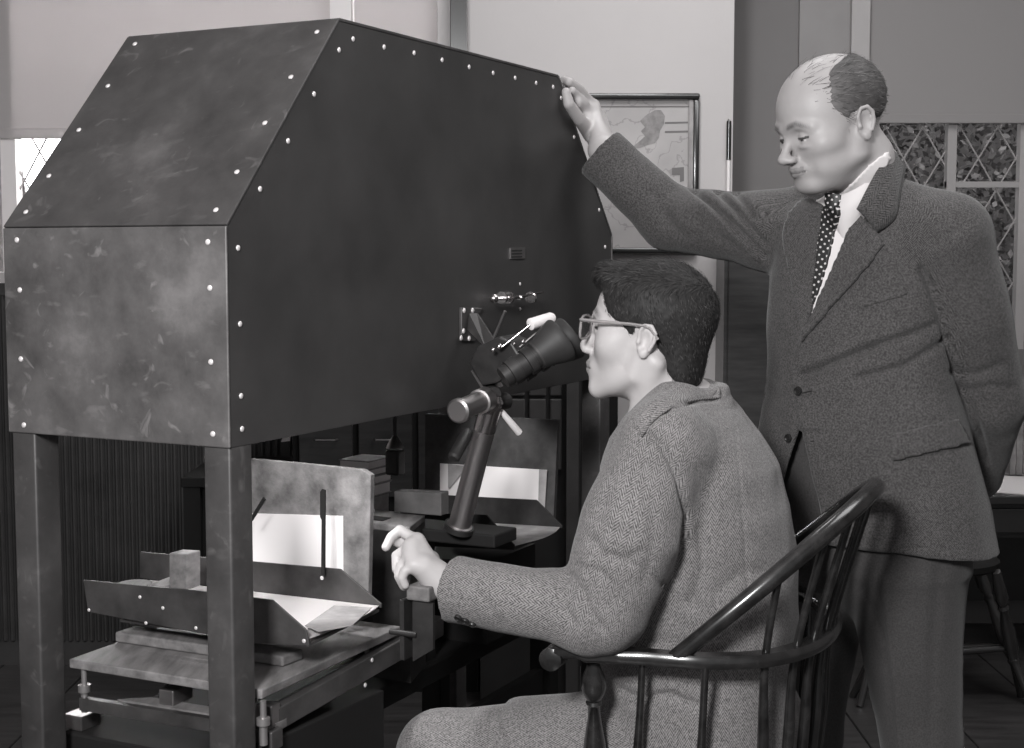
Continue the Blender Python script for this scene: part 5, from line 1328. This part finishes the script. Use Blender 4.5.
# --- thin hair at the sides and back
Hb = Body()
ZS = np.array([[-.13, -.070], [-.075, -.078], [-.052, -.055], [-.040, -.030], [-.030, .014], [.000, .014], [.006, -.004], [.020, .004], [.028, .030], [.12, .05]])
def shellB(p):
    q = p - np.array([0, -.0140, .036]); r = np.array([.0765, .0990, .0805])
    k0 = np.sqrt(((q / r) ** 2).sum(-1)); k1 = np.sqrt(((q / (r * r)) ** 2).sum(-1)) + 1e-9
    d = k0 * (k0 - 1) / k1
    line = (np.interp(p[..., 1], ZS[:, 0], ZS[:, 1]) - p[..., 2]) * .7
    front = (p[..., 1] + .0018 * np.sin(p[..., 2] * 700) + .0012 * np.sin(p[..., 2] * 1750) - (.036 - .42 * np.maximum(p[..., 2] - .03, 0))) * .8
    crown = .050 - np.sqrt(p[..., 0] ** 2 * 1.0 + (p[..., 1] * .55 - .018) ** 2); crown = np.where(p[..., 2] > .03, crown, -1.0)
    d = -smin(-d, -line, .005); d = -smin(-d, -front, .006); d = -smin(-d, -crown, .01)
    inner = np.sqrt((((p - np.array([0, -.013, .035])) / np.array([.068, .090, .074])) ** 2).sum(-1))
    return np.maximum(d, -(inner - 1) * .07)
Hb.add(shellB, (-.09, -.13, -.10), (.09, .11, .14), 0, 'u', HS)
axh = (axis(.45, .75, .0024), axis(2.54, 2.83, .0024), axis(1.44, 1.80, .0024))
HV2, HQ2 = nets(Hb.grow(axh), axh); HV2 = smooth(HV2, HQ2, 1, .4); HN2 = vnormals(HV2, HQ2)
HV2 = HV2 + HN2 * (vnoise(HV2, 90, 12) * .0008)[:, None]
hair2 = skin_mesh('hair', HV2, HQ2, 'hair_tone', gent, .060 + .03 * (vnoise(HV2, 200, 14) + 1) / 2 + .10 * np.clip((HS.loc(HV2)[:, 1] + .025) / .055, 0, 1) ** 1.5)
flowB = lambda p: np.stack([p[:, 0] * 1.0, np.full(len(p), -.95), -.25 - .5 * np.clip((.05 - p[:, 2]) / .06, 0, 1)], 1)
strands('hair_strand', HV2, HN2, HS, hair2, 6000, flowB, lambda p: np.full(len(p), .020), lambda p: (np.abs(p[:, 0]) < .09) & (p[:, 2] > -.075), [.05, .07, .10, .14, .19], .0004, .10, 2)
NBs = vnormals(V, Q)
def keep_top(p):
    a = (p[:, 1] < .052 + .10 * (p[:, 2] - .06)) & (p[:, 1] > -.07) & (p[:, 2] > .045) & (np.abs(p[:, 0]) < .075); return a
strands('thin_hair', V, NBs, HS, hair2, 900, flowB, lambda p: np.full(len(p), .030), keep_top, [.04, .06, .09], .00035, .02, 5)
# --- jacket
J = Body(1.05)
J.loft([secB(196, 862, .075, .075), secB(206, 861, .115, .085), secB(222, 860, .165, .098), secB(245, 863, .176, .110), secB(280, 864, .178, .122), secB(330, 863, .178, .132), secB(385, 862, .178, .134),
        secB(440, 863, .200, .138), secB(500, 872, .212, .142), secB(560, 880, .222, .146), secB(600, 883, .224, .146)], LB, GB, n=2.3)
J.chain([at(880, 205, 2.73), shl + Z3 * .004], [.055, .072], k=.035); J.chain([at(838, 205, 2.835), shr], [.055, .066], k=.035)
J.chain([shl, at(972, 320, 2.693), ell_], [.074, .070, .062], k=.025)
wjl = at(978, 462, 2.872); J.chain([ell_, wjl, wjl + (wjl - ell_) * .2], [.062, .052, .050], k=.02)
mr = at(714, 223, 2.965)
J.chain([shr, mr, elr], [.070, .066, .062], k=.03)
ce2 = at(596, 148, 3.03); fm2 = elr.lerp(ce2, .5) + Z3 * .0
J.chain([elr, fm2, ce2], [.062, .056, .054], k=.02)
cdir = (ce2 - elr).normalized(); cdir = (cdir + Vector((0, .22, 0))).normalized(); cp = at(600, 152, 3.03)
J.cut(cp, cdir, cp - Vector((.09, .09, .09)), cp + Vector((.09, .09, .09)))
J.chain([elr.lerp(ce2, .55), ce2 + cdir * .05], [.034, .047], op='s', k=.002)
J.chain([nk - Z3 * .02, hs((0, -.036, -.06))], [.056, .064], op='s', k=.006)
hemz = at(880, 572, 2.73).z
J.cut((0, 0, hemz), Vector((-.10, .05, -1)), (.2, 2.3, hemz - .2), (1.2, 3.2, hemz + .06), k=.004)
def wedge(p):
    sh_ = p.shape; q = p.reshape(-1, 3); t = to_px(q)
    P = [(801, 420), (824, 530), (836, 600), (766, 600), (783, 485)]; d = np.full(len(q), -1e9)
    for (x0, y0), (x1, y1) in zip(P, P[1:] + P[:1]):
        n = np.array([(y1 - y0), -(x1 - x0)], float); n /= np.linalg.norm(n); d = np.maximum(d, (t - np.array([x0, y0])) @ n)
    d = d * 2.75 / F_PX; front = (q - np.array(at(868, 500, 2.78))) @ np.array(GB); return np.maximum(d, -(front - .05)).reshape(sh_[:-1])
J.add(wedge, (.30, 2.40, .68), (.78, 2.90, 1.12), .002, 's')
axj = (axis(.12, 1.12, .0043), axis(2.45, 3.26, .0043), axis(.66, 1.76, .0043))
V, Q = nets(J.grow(axj), axj); V = smooth(V, Q, 2, .5); N_ = vnormals(V, Q)
V = V + N_ * (vnoise(V, 15, 25) * .0026 + vnoise(V * np.array([1, 1, .6]), 32, 26) * .0012)[:, None]
# left front laps over the right one
edge = [(800, 336), (795, 352), (793.5, 383), (797, 400), (801, 428)]
N_ = vnormals(V, Q); p2 = to_px(V); fm = front_mask(V, N_) & (p2[:, 1] > 330) & (p2[:, 1] < 430) & (p2[:, 0] < 840) & (p2[:, 0] > 770)
d_, sd2 = seg_dist(p2, edge); lift = np.where(p2[:, 0] > np.interp(p2[:, 1], [e[1] for e in edge], [e[0] for e in edge]), 1, 0) * np.clip(1 - d_ / 40, 0, 1) * .005
V = V + N_ * np.where(fm, lift, 0)[:, None]
N_ = vnormals(V, Q)
V = groove(V, N_, [
    ([(802, 376), (838, 361), (880, 345), (935, 326)], 3.6, .012), ([(858, 378), (905, 366), (946, 341)], 3.6, .010), ([(804, 366), (840, 352), (875, 338)], 4, -.003),
    ([(921, 270), (932, 290), (941, 318), (951, 350), (962, 385), (978, 428), (988, 462)], 3.4, .013),
    ([(693, 188), (715, 208), (740, 232), (764, 258)], 3.4, .012), ([(716, 188), (738, 212), (764, 246)], 3.4, .011), ([(733, 188), (744, 202), (752, 216)], 4, .009), ([(705, 205), (728, 228), (752, 256)], 4, -.004),
    ([(672, 190), (664, 206), (668, 226)], 5, .004), ([(655, 195), (664, 215), (684, 236)], 5, .004), ([(690, 214), (716, 236), (748, 252)], 5, .003),
    ([(925, 246), (945, 238), (966, 222)], 5, .003), ([(985, 250), (995, 300), (1000, 340)], 8, .003), ([(955, 372), (975, 376), (1000, 366)], 5, .006), ([(966, 392), (990, 386), (1010, 388)], 4, .004),
    ([(900, 225), (901, 260), (896, 290)], 6, .003), ([(768, 240), (776, 300), (782, 340)], 6, .0025), ([(800, 398), (830, 400), (860, 410)], 5, .002),
    ([(896, 462), (930, 456), (968, 445)], 2.5, .003), ([(770, 380), (778, 400), (790, 392)], 5, .004), ([(765, 395), (775, 420), (785, 440)], 6, .003)])
uvB = weave_uv(V, Q, [(shl, ell_, .07, LB), (ell_, wjl, .055, LB), (shr, elr, .065, (0, 0, -1)), (elr, ce2, .055, (0, .3, -1)), (at(875, 600, 2.78), at(860, 200, 2.78), .19, -GB)])
jackB = skin_mesh('jacket', V, Q, 'dark_tweed', gent, None, uvB)
VJ, QJ = V, Q
bvhB = BVHTree.FromPolygons(V.tolist(), Q.tolist())
def hit2(px, py, bvhs):
    r = ray(px, py).normalized(); e0 = Vector((0, 0, EYE)); best = None
    for bv in bvhs:
        h = bv.ray_cast(e0, r)
        if h[0] is not None and (best is None or h[3] < best[2]): best = (h[0], h[1], h[3])
    return best
def drape(name, poly, bvhs, lift, thick, m, parent, step=4.0, smooth_n=None, uvscale=None, bend=None):
    """a cut piece of cloth laid on the surface beneath it, with its own thickness"""
    bm = bmesh.new(); f = bm.faces.new([bm.verts.new((x, y, 0)) for x, y in poly])
    xs = [p[0] for p in poly]; ys = [p[1] for p in poly]
    v = min(xs) + step
    while v < max(xs): bmesh.ops.bisect_plane(bm, geom=bm.verts[:] + bm.edges[:] + bm.faces[:], plane_co=(v, 0, 0), plane_no=(1, 0, 0)); v += step
    v = min(ys) + step
    while v < max(ys): bmesh.ops.bisect_plane(bm, geom=bm.verts[:] + bm.edges[:] + bm.faces[:], plane_co=(0, v, 0), plane_no=(0, 1, 0)); v += step
    bmesh.ops.triangulate(bm, faces=[f for f in bm.faces if len(f.verts) > 4])
    bm.verts.ensure_lookup_table(); co = []; uvs = []
    hs_ = [bvhs(w.co.x, w.co.y) if callable(bvhs) else hit2(w.co.x, w.co.y, bvhs) for w in bm.verts]; good = [i for i, h in enumerate(hs_) if h]
    for w, h in zip(bm.verts, hs_):
        if h is None:                      # past the edge of the cloth: carry on the nearest piece's plane
            j = min(good, key=lambda i: (bm.verts[i].co - w.co).length); g = hs_[j]
            q = on(w.co.x, w.co.y, Vector((0, 1, 0)), g[0].y); h = (q, g[1])
        co.append((h[0].copy(), h[1].copy())); uvs.append((w.co.x * .00178, -w.co.y * .00178))
    nb_ = {w.index: [e.other_vert(w).index for e in w.link_edges] for w in bm.verts}
    for it in range(3):
        co = [((c * 1 + sum((co[j][0] for j in nb_[i]), Vector()) / max(1, len(nb_[i]))) / 2 if it < 2 and nb_[i] else c, (n + sum((co[j][1] for j in nb_[i]), Vector())).normalized()) for i, (c, n) in enumerate(co)]
    eye_ = Vector((0, 0, EYE)); 
    for w, (c, n) in zip(bm.verts, co):
        vd = (eye_ - c).normalized(); n = (n + vd * .6).normalized(); w.co = c + n * (lift + (bend(w.co.x, w.co.y) if bend else 0)); 
    uvl = bm.loops.layers.uv.new('weave')
    for fc in bm.faces:
        for lp in fc.loops: lp[uvl].uv = uvs[lp.vert.index]
    bm.normal_update()
    if sum((fc.normal.dot(eye_ - fc.calc_center_median()) for fc in bm.faces)) < 0: bmesh.ops.reverse_faces(bm, faces=bm.faces[:])
    me = bpy.data.meshes.new(name); bm.to_mesh(me); bm.free()
    o = put(name, me, m, parent, True); md = o.modifiers.new('thick', 'SOLIDIFY'); md.thickness = thick + lift; md.offset = -1.0; return o
both = [bvhB, bvhS]
shirt = drape('shirt', [(889, 150), (884, 153), (868, 165), (850, 184), (838, 194), (826, 196), (816, 200), (812, 230), (810, 300), (812, 322), (826, 285), (850, 232), (869, 188), (891, 160)], both, .003, .004, 'shirt_cotton', gent)
bk_, fn_ = at(889, 150, 2.788), at(835, 198, 2.683); mid_ = (bk_ + fn_) / 2; hl3 = Vector(HS.R[0]) * -1; hl3.z = 0; hl3.normalize()
cb2 = MB(); NR = 40
def cring(k, dz, out): return [mid_ + (bk_ - fn_) * .5 * k * math.cos(t) + hl3 * (.067 * k + out) * math.sin(t) + Vector((.10, -.05, -1)).normalized() * dz for t in [2 * PI * i / NR for i in range(NR)]]
cb2.ring([cring(.97, .000, -.004), cring(1.0, -.003, -.003), cring(1.03, .002, -.002), cring(1.05, .014, .000), cring(1.06, .026, .0), cring(1.00, .050, -.012), cring(.90, .080, -.026), cring(.88, .080, -.030), cring(1.0, .014, -.006)], cap=False)
sc_ = cb2.build('shirt_collar', 'shirt_cotton', shirt, smooth=True)
bvhC = BVHTree.FromPolygons([v.co + ORG[sc_.name] for v in sc_.data.vertices], [list(f.vertices) for f in sc_.data.polygons]); both = [bvhB, bvhS, bvhC]
def tie_mat():
    m = bpy.data.materials.new('dotted_silk'); m.use_nodes = True; nt = m.node_tree; N = nt.nodes; L = nt.links
    b = N['Principled BSDF']; b.inputs['Roughness'].default_value = .5
    uv = N.new('ShaderNodeUVMap'); uv.uv_map = 'weave'
    mp = N.new('ShaderNodeMapping'); mp.inputs['Rotation'].default_value = (0, 0, .95); mp.inputs['Scale'].default_value = (105, 105, 1); L.new(uv.outputs[0], mp.inputs[0])
    vo = N.new('ShaderNodeTexVoronoi'); vo.voronoi_dimensions = '2D'; vo.inputs['Randomness'].default_value = 0.0; vo.inputs['Scale'].default_value = 1.0; L.new(mp.outputs[0], vo.inputs['Vector'])
    lt = N.new('ShaderNodeMath'); lt.operation = 'LESS_THAN'; lt.inputs[1].default_value = .20; L.new(vo.outputs['Distance'], lt.inputs[0])
    mx = N.new('ShaderNodeMixRGB'); mx.inputs['Color1'].default_value = tone(.016); mx.inputs['Color2'].default_value = tone(.6); L.new(lt.outputs[0], mx.inputs[0]); L.new(mx.outputs[0], b.inputs['Base Color']); MATS['dotted_silk'] = m
tie_mat()
tie = drape('necktie', [(824, 207), (839, 205), (840, 214), (836, 232), (829, 262), (822, 285), (814, 306), (812, 300), (814, 275), (817, 250), (821, 225)], both, .009, .004, 'dotted_silk', gent, step=3)
h0_ = hit2(836, 226, [bvhB])[0]; kp = h0_ + GB * .020
def knot_plane(px, py): return (on(px, py, GB, GB.dot(kp)), GB.copy())
drape('tie_knot', [(825, 192), (842, 193), (841.5, 203), (838, 211), (828, 211), (823.5, 202)], knot_plane, .010, .014, 'dotted_silk', tie, step=3, bend=lambda x, y: -.006 * ((x - 833) / 9) ** 2)
drape('lapel', [(857, 209), (876, 231), (885, 244), (869, 267), (838, 301), (803, 342), (800, 338), (811, 318), (826, 283), (849, 230)], [bvhB], .012, .004, 'dark_tweed', jackB)
def ho(px, py, dz=.004): 
    h = hit2(px, py, [bvhB]); return h[0] + (Vector((0, 0, EYE)) - h[0]).normalized() * dz
strip('collar_leaf', [at(889, 146, 2.690), at(881, 163, 2.655), at(869, 185, 2.632), at(857, 209, 2.62)], [at(905, 168, 2.71), ho(899, 197), ho(894, 219), ho(877, 232, .008)], 'dark_tweed', jackB)
drape('lapel', [(800, 204), (790, 215), (784, 236), (790, 268), (798, 306), (804, 336), (813, 310), (816, 275), (819.5, 245), (825, 207), (812, 199)], [bvhB], .013, .004, 'dark_tweed', jackB)
drape('pocket_flap', [(885, 436), (920, 427), (957, 418), (970, 443), (932, 452), (893, 461)], [bvhB], .006, .003, 'dark_tweed', jackB)
drape('breast_pocket', [(861, 302), (907, 289), (909, 295), (863, 308)], [bvhB], .003, .002, 'dark_tweed', jackB)
for p in ((789, 438), (798.5, 391)):
    c, n, _ = hit2(*p, [bvhB]); MB().lathe(c - n * .001, c + n * .005, [(0, .0085), (.6, .0088), (.9, .008), (.92, .006), (.75, .005)], 18).build('jacket_button', 'button_horn', jackB, smooth=True)
for p in ((803, 393, 812, 391), (805, 442, 814, 441)):
    c, n, _ = hit2(p[0], p[1], [bvhB]); c2, n2, _ = hit2(p[2], p[3], [bvhB]); MB().tube([c + n * .0003, c2 + n2 * .0003], .0012, 6).build('buttonhole', 'button_horn', jackB)
# --- trousers and shoes
Tz = Body(1.05)
for a, b_, c in ((hl_, knl, anl), (hr_, knr, anr)):
    Tz.chain([a, a.lerp(b_, .5), b_], [.108, .090, .070], k=.02); Tz.chain([b_, b_.lerp(c, .4), c], [.070, .066, .062], k=.02)
    Tz.cut(c - Z3 * .035, (0, 0, -1), c - Vector((.1, .1, .14)), c + Vector((.1, .1, 0)))
Tz.chain([hl_ + Z3 * .04, hr_ + Z3 * .04], [.105, .105], k=.03)
Tz.loft([secB(385, 862, .155, .105), secB(440, 864, .165, .105), secB(560, 872, .17, .11)], LB, GB, k=.03)
axt = (axis(.30, 1.02, .0055), axis(2.48, 3.06, .0055), axis(.02, 1.19, .0055))
V, Q = nets(Tz.grow(axt), axt); V = smooth(V, Q, 2, .5); N_ = vnormals(V, Q)
V = V + N_ * (vnoise(V * np.array([1, 1, .5]), 18, 38) * .0035)[:, None]; N_ = vnormals(V, Q)
V = groove(V, N_, [([(884, 580), (890, 640), (897, 700), (900, 748)], 3, -.006), ([(940, 570), (934, 640), (930, 748)], 6, .004), ([(862, 590), (872, 610), (884, 640)], 4, .004)])
skin_mesh('trousers', V, Q, 'grey_flannel', gent, None, weave_uv(V, Q, [(hl_, knl, .09, LB), (knl, anl, .06, LB), (hr_, knr, .09, LB), (knr, anr, .06, LB)]))
for c in (anl, anr):
    sB = Body(1.05); a0 = c - Z3 * .052 - GB * .03
    sB.chain([a0, a0 + GB * .09, a0 + GB * .20], [.038, .042, .034])
    ax_ = (axis(a0.x - .25, a0.x + .12, .006), axis(a0.y - .27, a0.y + .12, .006), axis(-.02, .1, .006))
    v_, q_ = nets(sB.grow(ax_), ax_); v_[:, 2] = np.maximum(v_[:, 2], .002); skin_mesh('shoe', v_, q_, 'shoe_leather', gent)
